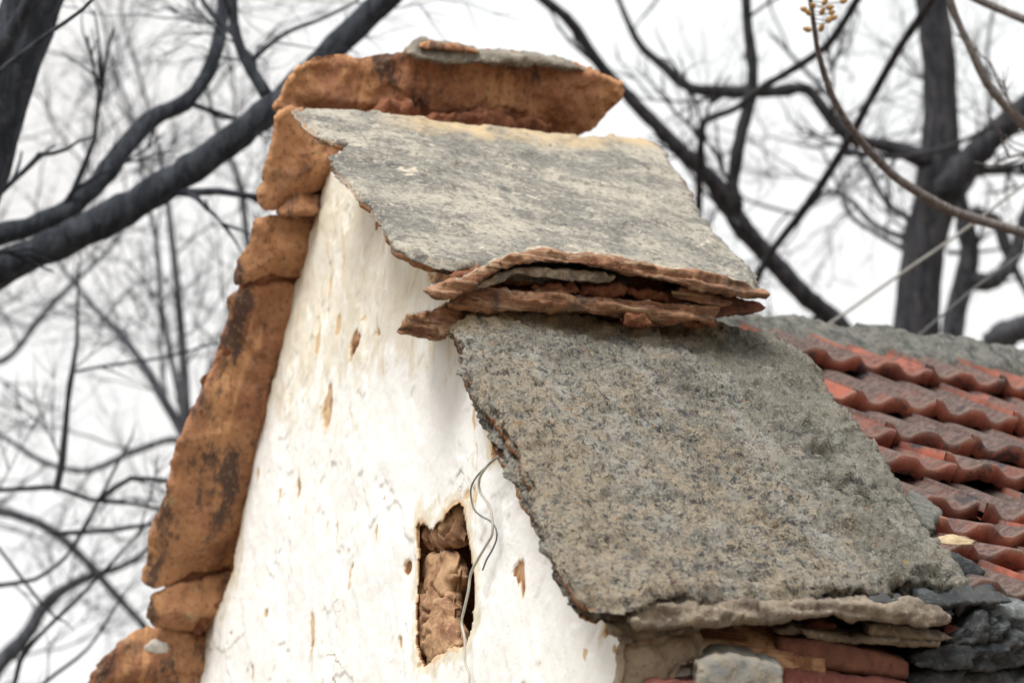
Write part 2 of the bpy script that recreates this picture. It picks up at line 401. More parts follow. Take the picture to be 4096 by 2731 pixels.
def mk_bark(name, a, b, c_, sc=1.0):
    m = M(name, .95); v = m.mapv((14 * sc, 14 * sc, 3.2 * sc)); g = m.noise(1.6, 6, .7, v, .6); h = m.noise(30, 5, .6)
    c = m.mix(m.ramp(g, .40, .62), a, b); c = m.mix(m.ramp(h, .6, .7, 0, .5), c, c_)
    return m.done(c, m.bump(g, .03, 1.0))
MAT_BARKD = mk_bark("dark blue grey bark", (.022, .026, .034), (.060, .068, .082), (.10, .105, .11))
MAT_BARKB = mk_bark("dark bark", (.020, .022, .028), (.060, .058, .064), (.12, .09, .07))
MAT_BARKG = mk_bark("brown grey bark", (.19, .165, .155), (.34, .31, .295), (.50, .44, .36), 2.5)
MAT_BARKT = mk_bark("grey trunk bark", (.040, .045, .055), (.12, .125, .14), (.16, .16, .16))

def mk_plain(name, col, r=.6):
    m = M(name, r); n = m.noise(40, 3, .6)
    return m.done(m.mix(m.ramp(n, .3, .7), tuple(c * .8 for c in col), col))
MAT_WIRE = mk_plain("pale cable sheath", (.50, .47, .40), .5); MAT_WIRED = mk_plain("dark cable sheath", (.16, .165, .17), .5)
MAT_FRUIT = mk_plain("ochre berry", (.42, .25, .09), .5)

# ------------------------------------------------------------------ ground (setting)
def grid_sheet(name, x0, x1, y0, y1, z, n, mat, amp=0):
    X, Y = np.meshgrid(np.linspace(x0, x1, n), np.linspace(y0, y1, n)); V = np.c_[X.ravel(), Y.ravel(), np.full(n * n, z)]
    if amp: V[:, 2] += amp * fbm(V * .3, 3)
    i = np.arange(n * n).reshape(n, n); Fq = np.c_[i[:-1, :-1].ravel(), i[:-1, 1:].ravel(), i[1:, 1:].ravel(), i[1:, :-1].ravel()]
    return link_mesh(name, V, Fq, mat)
mg = M("trodden earth", .95); gn = mg.noise(1.5, 8, .7); MAT_GROUND = mg.done(mg.mix(mg.ramp(gn, .35, .65), (.16, .12, .085), (.30, .245, .18)), mg.bump(mg.noise(20, 6, .7), .03, .8))
gr = grid_sheet("ground", -150, 150, -150, 150, 0, 120, MAT_GROUND, .03); tag(gr, kind='structure')

# ------------------------------------------------------------------ planes
cT, sT = math.cos(TH), math.sin(TH)
nR = np.array([sT, 0, cT]); nL = np.array([-sT, 0, cT]); X1 = np.array([1., 0, 0])

# ------------------------------------------------------------------ house
house = thing("stone_house", (0, 3, 0), "old whitewashed village house with steep gable and red tiled roof", "house")

def segdist(P, poly, closed=True):
    d = np.full(len(P), 9.)
    m = len(poly) if closed else len(poly) - 1
    for i in range(m):
        a = np.array(poly[i]); b = np.array(poly[(i + 1) % len(poly)]); ab = b - a
        t = np.clip(((P - a) @ ab) / (ab @ ab + 1e-12), 0, 1)
        d = np.minimum(d, np.linalg.norm(P - (a + t[:, None] * ab), axis=1))
    return d
def wpx(px): return [(h[0], h[2]) for h in (hit(x, y, APEX, [0, 1, 0]) for x, y in px)]

left_edge = wpx([(1310, 655), (1262, 830), (1215, 1000), (1165, 1120), (1150, 1200), (1112, 1400), (1050, 1575), (1030, 1640), (985, 1800), (962, 1850),
                 (945, 2100), (925, 2270), (905, 2330), (850, 2400), (790, 2560), (735, 2731), (640, 3050)])
XC = wpx([(2510, 2600)])[0][0]                                    # wall corner at the eaves
def rl(x, off): return APEX[2] - x * math.tan(TH) + off / cT       # height of the right slope line
poly = [(wpx([(1345, 640)])[0])] + left_edge
xl = left_edge[-1][0]
poly += [(xl, 2.45), (XC, 2.45), (XC, rl(XC, .01)), (1.2, rl(1.2, .03)), (1.05, rl(1.05, .10)), (.9, rl(.9, .145)), (.5, rl(.5, .14)), (.12, rl(.12, .09))]
DX, DZ = .0075, .0042
xs = np.arange(xl, XC + DX, DX); zs = np.arange(2.45, 5.0, DZ)
GX, GZ = np.meshgrid(xs, zs); P2 = np.c_[GX.ravel(), GZ.ravel()]
ins = inpoly(P2, poly)
hole = wpx(Z(.6575, 1500, 1700, [(250, 640), (262, 595), (320, 640), (400, 580), (440, 500), (480, 470), (512, 510), (530, 600), (553, 700), (570, 850), (588, 1000), (583, 1180), (560, 1300), (548, 1335), (480, 1350), (370, 1400), (310, 1450), (270, 1420), (243, 1300), (240, 1100), (253, 800)]))
hole2 = wpx([(1965, 1738), (2015, 1730), (2060, 1800), (2020, 1812), (1972, 1835)])
P3 = np.c_[P2[:, 0], np.zeros(len(P2)), P2[:, 1]]
y = -.006 * fbm(P3 * np.array([4, 1, 3]), 5, .6) - .010 * fbm(P3 * 1.7, 3)
# trowel / wattle relief: hard ridges running down the wall
rg = fbm(P3 * np.array([8, 1, 5]) + 9, 4, .6); y += .003 * np.abs(rg)
flake = sst(.25, .33, fbm(P3 * np.array([4, 1, 3.5]) + 40, 4, .6)); y += .004 * flake
dl = segdist(P2, left_edge, False)
peel = np.zeros(len(P2)); beige = np.zeros(len(P2)); deep = np.zeros(len(P2))
warp = .035 * fbm(P3 * np.array([8, 1, 8]), 4, .6)
peel = np.maximum(peel, 1 - sst(.015, .05, dl + warp * 1.1 + .01))
beige = np.maximum(beige, .75 * (1 - sst(.04, .20, dl + warp * 2)))
beige = np.maximum(beige, .66 * sst(3.88, 4.25, P2[:, 1] + .25 * P2[:, 0] + warp * 4))
HOLES = []
for Hh, dep, side in ((hole, .17, 1), (hole2, .07, .5)):
    wob = .006 * fbm(P3 * 30, 3)
    dh = segdist(P2, Hh); ih = inpoly(P2 + np.c_[wob, wob], Hh)
    hx = np.array(Hh)[:, 0]; x0 = hx.min(); x1 = hx.max(); s = np.clip((P2[:, 0] - x0) / (x1 - x0), 0, 1)
    hz = np.array(Hh)[:, 1]; tz = (P2[:, 1] - hz.min()) / (hz.max() - hz.min())
    HOLES.append(ih)
    if side != 1: y = np.where(ih, y + .05 * sst(0, .02, dh) + .01 * fbm(P3 * 20, 3), y)
    peel = np.where(ih, 1.2, peel); deep = np.where(ih, sst(.45, .7, s + .1 * fbm(P3 * 12, 3)), deep)
    beige = np.maximum(beige, .8 * (1 - sst(.0, .09, dh + warp * 1.5)))
    peel = np.maximum(peel, .42 * (1 - sst(.0, .03, dh + warp * .5)))
# plaster chips seen in the photograph (pixel centre, half sizes in metres)
for px, py, rx, rz, k in [(1425, 1375, .05, .04, 1.2), (1515, 1335, .03, .025, .6), (1190, 1950, .03, .05, .75), (1310, 1630, .03, .05, .5), (1265, 1330, .03, .09, .45),
                          (1300, 1150, .03, .06, .45), (1625, 2260, .03, .022, 1.1), (1945, 1480, .03, .10, .42), (2085, 2300, .012, .03, .9), (2070, 2285, .014, .014, 1.1),
                          (2100, 2330, .012, .04, .6), (1760, 1090, .13, .05, .85), (1860, 1110, .10, .035, 1.0), (1250, 2520, .02, .08, .45), (1400, 2300, .02, .05, .4),
                          (1975, 1300, .02, .2, .35), (1345, 2120, .012, .05, .6), (2470, 2470, .06, .03, .8), (1900, 1900, .008, .16, .5), (1885, 1650, .012, .25, .42)]:
    cx, cz = wpx([(px, py)])[0]
    q = np.sqrt(((P2[:, 0] - cx) / rx) ** 2 + ((P2[:, 1] - cz) / rz) ** 2) + 24 * warp
    b = k * (1 - sst(.5, 1.15, q)); peel = np.maximum(peel, b); beige = np.maximum(beige, .5 * (1 - sst(.8, 2.2, q)))
for k in range(75):
    cx = RNG.uniform(-1.1, 1.9); cz = RNG.uniform(2.7, 4.6); rx = RNG.uniform(.008, .024); rz = rx * RNG.uniform(.25, 1.8); kk = RNG.uniform(.32, 1.1) * (1 if rx < .017 else .5)
    m_ = (np.abs(P2[:, 0] - cx) < rx * 4) & (np.abs(P2[:, 1] - cz) < rz * 4)
    q = np.sqrt(((P2[m_, 0] - cx) / rx) ** 2 + ((P2[m_, 1] - cz) / rz) ** 2) + 26 * warp[m_]
    peel[m_] = np.maximum(peel[m_], kk * (1 - sst(.5, 1.2, q))); beige[m_] = np.maximum(beige[m_], .4 * (1 - sst(.6, 3., q)))
# mud lines that the whitewash has slid off, under the right edge
dr = rl(P2[:, 0], .12) - P2[:, 1]
y = y + .006 * sst(.35, .6, peel) * (peel < 1.15)
y = np.clip(y, -.03, .385)
xw = np.zeros(len(P2))
idx = np.full(len(P2), -1)
ins &= ~HOLES[0]
ii = np.arange(len(P2)).reshape(GX.shape)
q = np.c_[ii[:-1, :-1].ravel(), ii[:-1, 1:].ravel(), ii[1:, 1:].ravel(), ii[1:, :-1].ravel()]
q = q[ins[q].all(1)]; used = np.unique(q); idx[used] = np.arange(len(used)); q = idx[q]
V = np.c_[(P2[:, 0] + xw)[used], y[used], P2[used, 1]]; A_ = {'peel': peel[used], 'beige': beige[used], 'deep': deep[used]}
ee = np.vstack([q[:, [0, 1]], q[:, [1, 2]], q[:, [2, 3]], q[:, [3, 0]]])
key = ee[:, 0].astype(np.int64) * 10 ** 7 + ee[:, 1]; rk = ee[:, 1].astype(np.int64) * 10 ** 7 + ee[:, 0]
bd = ee[~np.isin(key, rk)]
bv = np.unique(bd); m2 = {v: len(V) + k for k, v in enumerate(bv)}
Vb = V[bv].copy(); inner = segdist(Vb[:, [0, 2]], hole) < .03; Vb[:, 1] = np.where(inner, .010, .42)
q2 = np.array([(b_, a_, m2[a_], m2[b_]) for a_, b_ in bd])
V = np.vstack([V, Vb])
for k_ in A_: A_[k_] = np.concatenate([A_[k_], np.full(len(bv), 1.1 if k_ == 'peel' else .5)])
gw = link_mesh("gable_wall", V, np.vstack([q, q2]), MAT_WALL, house, A_)

MAT_MUDB = mk_rock("dried mud brick", (.22, .110, .062), (.48, .30, .17), (.52, .35, .21), .012, .8)
hb_ = np.array(hole); hx0, hx1, hz0, hz1 = hb_[:, 0].min(), hb_[:, 0].max(), hb_[:, 1].min(), hb_[:, 1].max()
bx = [(hx0 - .22, .03), (hx1 + .03, .03), (hx1 + .03, .39), (hx0 - .22, .39)]; za, zb = hz0 - .04, hz1 + .05
Vc = [(x, y_, za) for x, y_ in bx] + [(x, y_, zb) for x, y_ in bx]
link_mesh("hole_lining", Vc, [(0, 1, 2, 3), (7, 6, 5, 4), (1, 5, 6, 2), (2, 6, 7, 3), (3, 7, 4, 0)], MAT_MUDB, gw, smooth=False)
for k, pz in enumerate(([(200, 600), (320, 590), (425, 490), (470, 440), (505, 500), (485, 600), (470, 680), (420, 722), (300, 755), (200, 780)],
            [(200, 800), (300, 772), (390, 762), (435, 800), (455, 900), (425, 1000), (430, 1100), (440, 1200), (490, 1290), (470, 1400), (300, 1490), (200, 1400)])):
    plate("mud_brick", onp(Z(.6575, 1500, 1700, pz), [0, .024 + .006 * k, 0], [0, 1, 0]), [0, -1, 0], .055, MAT_MUDB, res=.006, relief=.010, rsc=9, edge=.02, side=.006, jag=.012, jsc=14, bulge=.010, facet=.004, fsc=9, w=(0, 0, 0), parent=gw,
          step=lambda B: -.03 * (1 - sst(0, .05, np.abs(fbm(B * 7 + 70, 3, .5)))))
def prism(name, poly_xz, y0, y1, mat, parent, attrs=None):
    n = len(poly_xz); V = [(x, y0, z) for x, z in poly_xz] + [(x, y1, z) for x, z in poly_xz]
    Fs = [tuple(range(n)), tuple(range(2 * n - 1, n - 1, -1))] + [(i, i + n, (i + 1) % n + n, (i + 1) % n) for i in range(n)]
    a = {k: np.full(2 * n, v) for k, v in (attrs or {}).items()}
    return link_mesh(name, V, Fs, mat, parent, a, smooth=False)
EAVE_Z = 2.9
XL = -1.95
prism("lower_wall", [(XL, -.05), (XC, -.05), (XC, 2.452), (XL, 2.452)], .001, .60, MAT_WALL, house, {'peel': 0, 'beige': .3, 'deep': 0})
prism("wall_core", [(XL, 2.46), (XC - .06, 2.46), (XC - .06, rl(XC - .06, -.16)), (0, 4.72), (XL, 2.86)], .40, .62, MAT_MUD, house)
rub = mk_rock("rubble masonry", (.10, .075, .06), (.17, .12, .085), (.24, .2, .16), .03, .8)
prism("eave_wall", [(XC - .34, -.05), (XC - .10, -.05), (XC - .10, 2.95), (XC - .34, 3.05)], .62, 6.0, rub, house)
prism("eave_wall", [(XL, -.05), (XL + .3, -.05), (XL + .3, 2.72), (XL, 2.72)], .62, 6.0, rub, house)
prism("rear_wall", [(XL + .31, -.05), (XC - .35, -.05), (XC - .35, 2.8), (0, 4.3), (XL + .31, 2.8)], 5.6, 5.99, rub, house)

# ---- tile roof
ZR = 4.50; TR = math.radians(39); cR, sR = math.cos(TR), math.sin(TR); nT = np.array([sR, 0, cR])
def tile_roof(sgn, name, y0, cols, fine=True):
    Vs, Fs, top, lip = [], [], [], []; off = 0
    NS, NT = (27, 7) if fine else (9, 3)
    rowx = ROWX
    for ri in range(len(rowx) - 1):
        x_t, x_b = rowx[ri] - .045, rowx[ri + 1]
        rj = random.uniform(-.05, .05)
        for c in range(cols):
            W_ = .245; s = np.linspace(0, 1, NS); t = np.linspace(0, 1, NT)
            S, T = np.meshgrid(s, t)
            prof = .0125 * np.clip(np.cos(4 * math.pi * S) * 1.35, -1.1, .85) + .007 * (1 - sst(.02, .2, S)) + .004
            lift = .014 + .064 * T + random.uniform(-.006, .008)
            skew = random.uniform(-.02, .02); dn = random.uniform(-.012, .012); tl = random.uniform(-.008, .008)
            X = x_t + (x_b - x_t + dn + skew * (S - .5)) * T
            Y = y0 + rj + c * W_ + S * (W_ + .012)
            hgt = prof + lift + tl * (S - .5) + .0012 * noise(np.c_[(X * 20).ravel(), (Y * 20).ravel(), np.full(X.size, ri * 3. + c)]).reshape(X.shape)
            base = np.stack([sgn * X, Y, ZR - np.abs(X) * math.tan(TR)], -1)
            nn = np.array([sgn * sR, 0, cR])
            Pt = base + nn * hgt[..., None]
            # broken, chipped front edge
            chip = .012 * np.clip(noise(np.c_[Y[-1] * 25, np.full(NS, ri * 7.), np.zeros(NS)]), 0, 1)
            dn_dir = np.array([sgn * cR, 0, -sR]); Pt[-1] -= dn_dir * chip[:, None]
            th = .046 + .006 * np.cos(4 * math.pi * s) + .008 * noise(np.c_[Y[-1] * 18, np.full(NS, ri * 5. + 2), np.zeros(NS)])
            l1 = Pt[-1] + dn_dir * .006 - nn * .004; l2 = Pt[-1] - dn_dir * .004 - nn * th[:, None]
            l3 = Pt[-1] - dn_dir * .05 - nn * th[:, None]
            rows = np.vstack([Pt.reshape(-1, 3), l1, l2, l3])
            nr = NT + 3; ii = np.arange(nr * NS).reshape(nr, NS) + off
            Fq = np.c_[ii[:-1, :-1].ravel(), ii[1:, :-1].ravel(), ii[1:, 1:].ravel(), ii[:-1, 1:].ravel()]
            if sgn < 0: Fq = Fq[:, ::-1]
            Vs.append(rows); Fs.append(Fq); 
            # left side closure
            ls = Pt[:, 0] - nn * .028; k0 = off + nr * NS; Vs.append(ls)
            side = np.array([(ii[k, 0], k0 + k, k0 + k + 1, ii[k + 1, 0]) for k in range(NT - 1)])
            if sgn < 0: side = side[:, ::-1]
            Fs.append(side); off = k0 + NT
            tone = random.uniform(-.3, .35)
            tpv = np.concatenate([np.full(NT * NS, .75 + tone) , np.full(NS, .45), np.full(2 * NS, .05 + tone * .4), np.full(NT, .3)])
            lpv = np.concatenate([np.where(np.arange(NT * NS) >= (NT - 1) * NS, .8, 0), np.full(NS, .8), np.zeros(2 * NS), np.zeros(NT)])
            top.append(tpv); lip.append(lpv)
    return link_mesh(name, np.vstack(Vs), np.vstack(Fs), MAT_TILE, house, {'top': np.concatenate(top), 'lip': np.concatenate(lip)})
def row_x(py, px=4060): return hit(px, py, np.array([0, 0, ZR]) + nT * .04, nT)[0]
ROWX = [-.08] + [row_x(v) for v in (1583, 1722, 1850, 1950, 2095, 2180, 2262, 2415)]
print('rows', [round(a, 2) for a in ROWX])
tile_roof(1, "tile_roof", .50, 18)
tile_roof(-1, "tile_roof", .62, 20, False)
# timber boards under the tiles so that nothing shows through
for sg in (1, -1):
    a = np.array([(0, ZR - .03), (1.7, ZR - .03 - 1.7 * math.tan(TR)), (1.7, ZR - .07 - 1.7 * math.tan(TR)), (0, ZR - .07)]); a[:, 0] *= sg
    prism("roof_boards", [tuple(p) for p in a], .625, 6.1, MAT_BARKT, house)
# mortar ridge
ys = np.linspace(.45, 5.6, 420); ph = np.linspace(-1, 1, 25); S, Yg = np.meshgrid(ph, ys)
blk = np.floor(Yg / .62 + .3); stepn = .018 * np.sin(blk * 2.3)
wd = .145 + .012 * fbm(np.c_[(Yg * 6).ravel(), S.ravel(), 0 * S.ravel()], 3).reshape(S.shape)
ridge_base = hit(3400, 1290, [0, 0, 0], [1, 0, 0])[2]
print('ridge z', ridge_base, 'vs', ZR)
Xr = S * wd * (1 + .1 * stepn); Zr_ = ridge_base + stepn - .145 * np.abs(S) ** 1.6 - .005
PP = np.c_[Xr.ravel(), Yg.ravel(), Zr_.ravel()]
PP[:, 2] += .014 * fbm(PP * 9, 5, .6); PP[:, 0] += .012 * fbm(PP * 11 + 5, 4, .6)
G3 = PP.reshape(S.shape + (3,)); dnz = np.array([0, 0, -.035])
cols = [G3[:, :1] * [.80, 1, 1] + dnz * 2.2, G3[:, :1] * [.93, 1, 1] + dnz * 1.6, G3[:, :1] + dnz * .8, G3, G3[:, -1:] + dnz * .8, G3[:, -1:] * [.93, 1, 1] + dnz * 1.6, G3[:, -1:] * [.80, 1, 1] + dnz * 2.2]
G3 = np.concatenate(cols, 1); PP = G3.reshape(-1, 3); PP[:, 2] += .006 * fbm(PP * 30, 3); PP[:, 0] += .006 * fbm(PP * 28 + 3, 3)
ii = np.arange(len(PP)).reshape(G3.shape[:2]); Fq = np.c_[ii[:-1, :-1].ravel(), ii[:-1, 1:].ravel(), ii[1:, 1:].ravel(), ii[1:, :-1].ravel()]
link_mesh("ridge", PP, Fq, MAT_RIDGE, house)

# ------------------------------------------------------------------ coping slabs on the right slope
def add_rim(o, fn):
    me = o.data; n = len(me.vertices); co = np.empty(n * 3); me.vertices.foreach_get('co', co); co = co.reshape(-1, 3) + np.array(o.location)
    a = me.attributes.new('rim', 'FLOAT', 'POINT'); a.data.foreach_set('value', fn(co).astype(np.float32))
def pxof(P):
    v = P - CAM; z = v @ f_; return np.c_[2048 + F * (v @ r_) / z, 1365.5 - F * (v @ u_) / z]

low_px = [(1822, 1290), (1850, 1262), (1930, 1255), (2020, 1245), (2085, 1230), (2150, 1240), (2300, 1262), (2420, 1290), (2560, 1300), (2700, 1288), (2800, 1290), (2900, 1300), (3030, 1315), (3100, 1325), (3150, 1370), (3230, 1440), (3330, 1560), (3390, 1680), (3500, 1800), (3580, 1900), (3660, 2050), (3730, 2180), (3830, 2280), (3875, 2345), (3800, 2360), (3600, 2362), (3300, 2385), (3000, 2392), (2800, 2398), (2650, 2385), (2480, 2400), (2350, 2390), (2290, 2330), (2235, 2230), (2192, 2110), (2162, 1990), (2116, 1890), (2082, 1790), (2032, 1715), (1972, 1632), (1913, 1540), (1882, 1470), (1862, 1400), (1840, 1340)]
CR = [Z(.7654, 2700, 1200, q) for q in ([(560, 680), (610, 690), (650, 705), (700, 690), (775, 680)], [(635, 822), (700, 812), (760, 825), (825, 842)], [(730, 930), (800, 950), (870, 982), (905, 950), (985, 925)], [(905, 930), (960, 960), (1010, 970), (1085, 975)],
      [(880, 1000), (950, 1040), (1040, 1050)], [(1090, 1040), (1150, 1060), (1200, 1050)], [(1180, 1490), (1260, 1450), (1340, 1440), (1400, 1450), (1470, 1430)], [(300, 500), (350, 520)], [(0, 560), (60, 600)])]
def cracks(p):
    out = 0
    q = p + 14 * np.c_[noise(np.c_[p * .02, p[:, :1] * 0]), noise(np.c_[p * .02 + 9, p[:, :1] * 0])]
    for c in CR:
        yy = np.interp(q[:, 0], [a for a, b in sorted(c)], [b for a, b in sorted(c)])
        inx = sst(0, 60, q[:, 0] - min(a for a, b in c)) * sst(0, 60, max(a for a, b in c) - q[:, 0])
        below = q[:, 1] - yy
        out = out + inx * (-.016 * sst(-3, 5, below) * (1 - sst(8, 46, below)) + .008 * sst(-50, -6, below) * (1 - sst(-4, 2, below)))
    return out
def low_step(B):
    # delaminated sheets: broad steps and a few open cracks towards the right side
    s = fbm(B * np.array([5, 5, 5]) + 12, 4, .55); p = pxof(B)
    st = .010 * sst(-.02, .02, s) + .008 * sst(.28, .31, s)
    m = sst(3000, 3250, p[:, 0]) * sst(1600, 1750, p[:, 1])
    cr = np.abs(fbm(B * np.array([9, 4, 9]) + 3, 4, .6)); 
    return cracks(p) + st - .004 * m * (1 - sst(0, .05, cr)) + .004 * m * sst(-.05, .1, fbm(B * np.array([9, 4, 9]) + 3, 4, .6)) + .008 * fbm(B * 35, 3, .6) + .02 * fbm(B * 2, 2)
s_low = plate("stone_slab", onp(low_px, APEX + nR * .115, nR), nR, .034, MAT_LOW, res=.0072, relief=.007, rsc=14, edge=.010, side=.010, jag=.008, jsc=12, w=(1, .85, .25), step=low_step, facet=.003, fsc=9)
def add_attr(o, name, fn):
    me = o.data; n = len(me.vertices); co = np.empty(n * 3); me.vertices.foreach_get('co', co); co = co.reshape(-1, 3) + np.array(o.location)
    a = me.attributes.new(name, 'FLOAT', 'POINT'); a.data.foreach_set('value', fn(co).astype(np.float32))
def crk_attr(c):
    p = pxof(c); q = p + 14 * np.c_[noise(np.c_[p * .02, p[:, :1] * 0]), noise(np.c_[p * .02 + 9, p[:, :1] * 0])]; o = np.zeros(len(c))
    for k in CR: o = np.maximum(o, 1 - sst(1, 12, pxdist(q, k)))
    return o
def pxdist(P, L):
    d = np.full(len(P), 1e5)
    for a, b in zip(L[:-1], L[1:]):
        a = np.array(a); ab = np.array(b) - a; t = np.clip(((P - a) @ ab) / (ab @ ab), 0, 1); d = np.minimum(d, np.linalg.norm(P - (a + t[:, None] * ab), axis=1))
    return d
add_attr(s_low, 'crk', crk_attr)
add_attr(s_low, 'tan', lambda c: np.clip(sst(.95, 1.75, c[:, 0]) * (1 - sst(.35, .75, c[:, 1])) + .3 * fbm(c * 4, 3) + .5 * (1 - sst(.0, .12, c[:, 1])), 0, 1.3))
add_attr(s_low, 'plain', lambda c: np.clip(sst(.50, .68, c[:, 1] + .08 * fbm(c * 5, 3)), 0, 1))
tag(s_low, "large rough grey coping slab with tan and black lichen on the lower right gable slope", "stone slab", "coping slabs along the gable")
add_rim(s_low, lambda c: .9 * (1 - sst(20, 85, 30 * fbm(c * 9, 4) + pxof(c)[:, 1] - np.interp(pxof(c)[:, 0], [1822, 2085, 2560, 3100], [1275, 1245, 1310, 1325]))) * (pxof(c)[:, 0] < 2900))
# broken under-layer along its left edge
s_lay = plate("stone_flake", onp([(1832, 1300), (1858, 1359), (1868, 1459), (1906, 1550), (1955, 1650), (1995, 1742), (2034, 1803), (2066, 1887), (2112, 1971), (2172, 2079), (2212, 2180), (2262, 2290), (2340, 2392), (2480, 2440), (2620, 2425), (2640, 2330), (2420, 2160), (2330, 1980), (2230, 1800), (2120, 1600), (2020, 1400), (1960, 1300)], APEX + nR * .077, nR), nR, .040, MAT_LOW,
              res=.008, relief=.006, edge=.008, side=.012, jag=.012, jsc=14, w=(.9, .72, .2), facet=.006, fsc=9)
tag(s_lay, "thin split layer of grey stone under the left edge of the big lower slab", "stone flake"); add_rim(s_lay, lambda c: 0 * c[:, 0])

up_px = Z(.7654, 1000, 100, [(245, 432), (262, 405), (295, 400), (500, 420), (800, 462), (1000, 492), (1250, 520), (1400, 530), (1650, 560), (1850, 560), (2050, 570), (2130, 600), (2170, 640)]) + \
    [(2672, 590), (2690, 650), (2750, 710), (2780, 790), (2810, 860), (2870, 940), (2940, 1000), (2995, 1060), (3022, 1110), (3000, 1135), (2900, 1150), (2600, 1140), (2300, 1120), (2080, 1100)] + \
    Z(.7654, 1000, 100, [(1230, 1255), (1050, 1245), (900, 1215), (860, 1200), (770, 1150), (720, 1070), (690, 1000), (640, 930), (560, 850), (530, 800), (430, 700), (440, 665), (490, 645), (515, 612), (450, 590), (380, 560), (310, 505)])
def up_step(B):
    p = pxof(B); s = fbm(B * 4 + 22, 4, .55)
    # the top strip of the slab curls up towards the ridge
    return .007 * sst(0, .04, s) + .015 * fbm(B * 2.2, 2) - .010 * (1 - sst(0, 110, p[:, 1] - np.interp(p[:, 0], [1190, 2640], [430, 545])))
s_up = plate("stone_slab", onp(up_px, APEX + nR * .20, nR), nR, .034, MAT_UP, res=.0095, relief=.004, rsc=9, edge=.014, side=.009, jag=.010, jsc=16, w=(1, .75, .3), step=up_step)
tag(s_up, "flat pale grey coping slab just below the ridge stone, with a pointed upper left corner", "stone slab", "coping slabs along the gable")
def uprim(c):
    p = pxof(c); t = p[:, 1] - np.interp(p[:, 0], [1190, 1600, 2250, 2640], [430, 470, 530, 545]); return .95 * (1 - sst(10, 75, t + 30 * fbm(c * 8, 3))) * sst(1450, 1750, p[:, 0])
add_rim(s_up, uprim)

# ------------------------------------------------------------------ ridge stone and its flake
nS = np.array([-math.sin(math.radians(40)), 0, math.cos(math.radians(40))])
RB = APEX + np.array([0, 0, .20])
rpx = Z(.7654, 1000, 100, [(125, 445), (165, 395), (185, 310), (240, 250), (300, 205), (400, 185), (520, 180), (650, 172), (770, 158), (850, 140), (1000, 150), (1250, 165), (1500, 185), (1700, 215), (1850, 262), (1950, 315), (1965, 352), (1935, 405), (1880, 480), (1815, 555), (1650, 600), (1300, 640), (900, 600), (600, 560), (300, 540), (165, 505)])
def hump(B):
    return .030 * sst(-.2, .4, fbm(B * np.array([4, 3, 4]) + 8, 3, .5))
def under_plate(name, px, P0, n, thick, mat, **k):
    """slab whose underside lies on the traced plane; the body goes up along n"""
    return plate(name, onp(px, P0, n), -np.asarray(n), thick, mat, tdir=n, **k)
s_rid = under_plate("ridge_stone", rpx, RB, nS, .040, MAT_OCH, res=.008, relief=.014, rsc=5, edge=.016, side=.006, jag=.007, jsc=12, facet=.008, fsc=4, taper=.05, bulge=.045, w=(0, .15, 1), step=lambda B: -.02 * sst(-.1, .5, fbm(B * 3 + 4, 3)) + .012 * fbm(B * 14, 3, .6))
tag(s_rid, "long orange brown ridge stone oversailing the top of the gable", "ridge stone")
fpx = Z(.7654, 1000, 100, [(825, 148), (860, 112), (905, 84), (945, 92), (1100, 108), (1185, 128), (1250, 140), (1400, 152), (1520, 165), (1700, 200), (1760, 235), (1650, 232), (1500, 200), (1300, 196), (1150, 196), (1000, 190), (880, 172)])
s_fl = plate("stone_flake", onp(fpx, RB + np.array([.16, 0, 0]), X1), X1, .16, mk_rock("pale grey flake stone", (.17, .155, .13), (.29, .26, .215), (.40, .34, .26), .012), tdir=np.array([-.84, .2, .50]), res=.008, relief=.006, edge=.004, side=.006, jag=.004, lin=.8, facet=.008, fsc=9, w=(.75, .8, 1))
tag(s_fl, "thin pale grey flake lying on top of the orange ridge stone", "stone flake"); add_rim(s_fl, lambda c: 0 * c[:, 0])
s_fl2 = plate("stone_flake", onp(Z(.7654, 1000, 100, [(890, 104), (915, 86), (1000, 96), (1120, 108), (1200, 132), (1190, 146), (1090, 130), (950, 120), (890, 118)]), RB + np.array([.175, 0, 0]), X1), X1, .1, MAT_OCH, tdir=np.array([-.84, .2, .50]), res=.006, relief=.003, edge=.003, side=.003, jag=.003, w=(0, .3, 1))
tag(s_fl2, "small brown chip on top of the pale flake at the very top of the gable", "stone flake")
# mud bedding under the ridge stone
def lump(name, px, P0, n, thick, mat, label, cat, group=None, res=.008, relief=.014, bulge=.03, edge=.02, side=.01, jag=.008, w=(0, 0, 0), tdir=None, strat=0, rsc=18, jsc=20, taper=.1, parent=None):
    o = plate(name, onp(px, P0, n), n, thick, mat, res=res, facet=.016, fsc=22, relief=relief, rsc=rsc, edge=edge, side=side, jag=jag, jsc=jsc, w=w, bulge=bulge, tdir=tdir, strat=strat, taper=taper, parent=parent)
    return tag(o, label, cat, group) if parent is None else o
nF = np.array([.95, 0, .31])
TB = np.array([-.86, .30, .40])
G = "clods of red mud mortar between the stones"
lump("mud_clod", Z(.7654, 1000, 100, [(655, 420), (700, 396), (760, 392), (840, 402), (885, 445), (900, 500), (660, 480)]), APEX + [.06, 0, .12], nF, .12, MAT_MUD, "smaller left clod of red mud wedged under the ridge stone", "mortar", G)
lump("mud_clod", Z(.7654, 1000, 100, [(900, 480), (1010, 455), (1150, 440), (1210, 418), (1320, 425), (1378, 450), (1385, 560), (920, 540)]), APEX + [.07, 0, .12], nF, .14, MAT_MUD, "larger right clod of red mud wedged under the ridge stone", "mortar", G)
lump("mud_clod", Z(.7654, 1000, 100, [(1370, 480), (1500, 500), (1560, 535), (1700, 580), (1380, 560)]), APEX + [.05, 0, .12], nF, .10, MAT_MUD, "low strip of red mud at the right end under the ridge stone", "mortar", G)

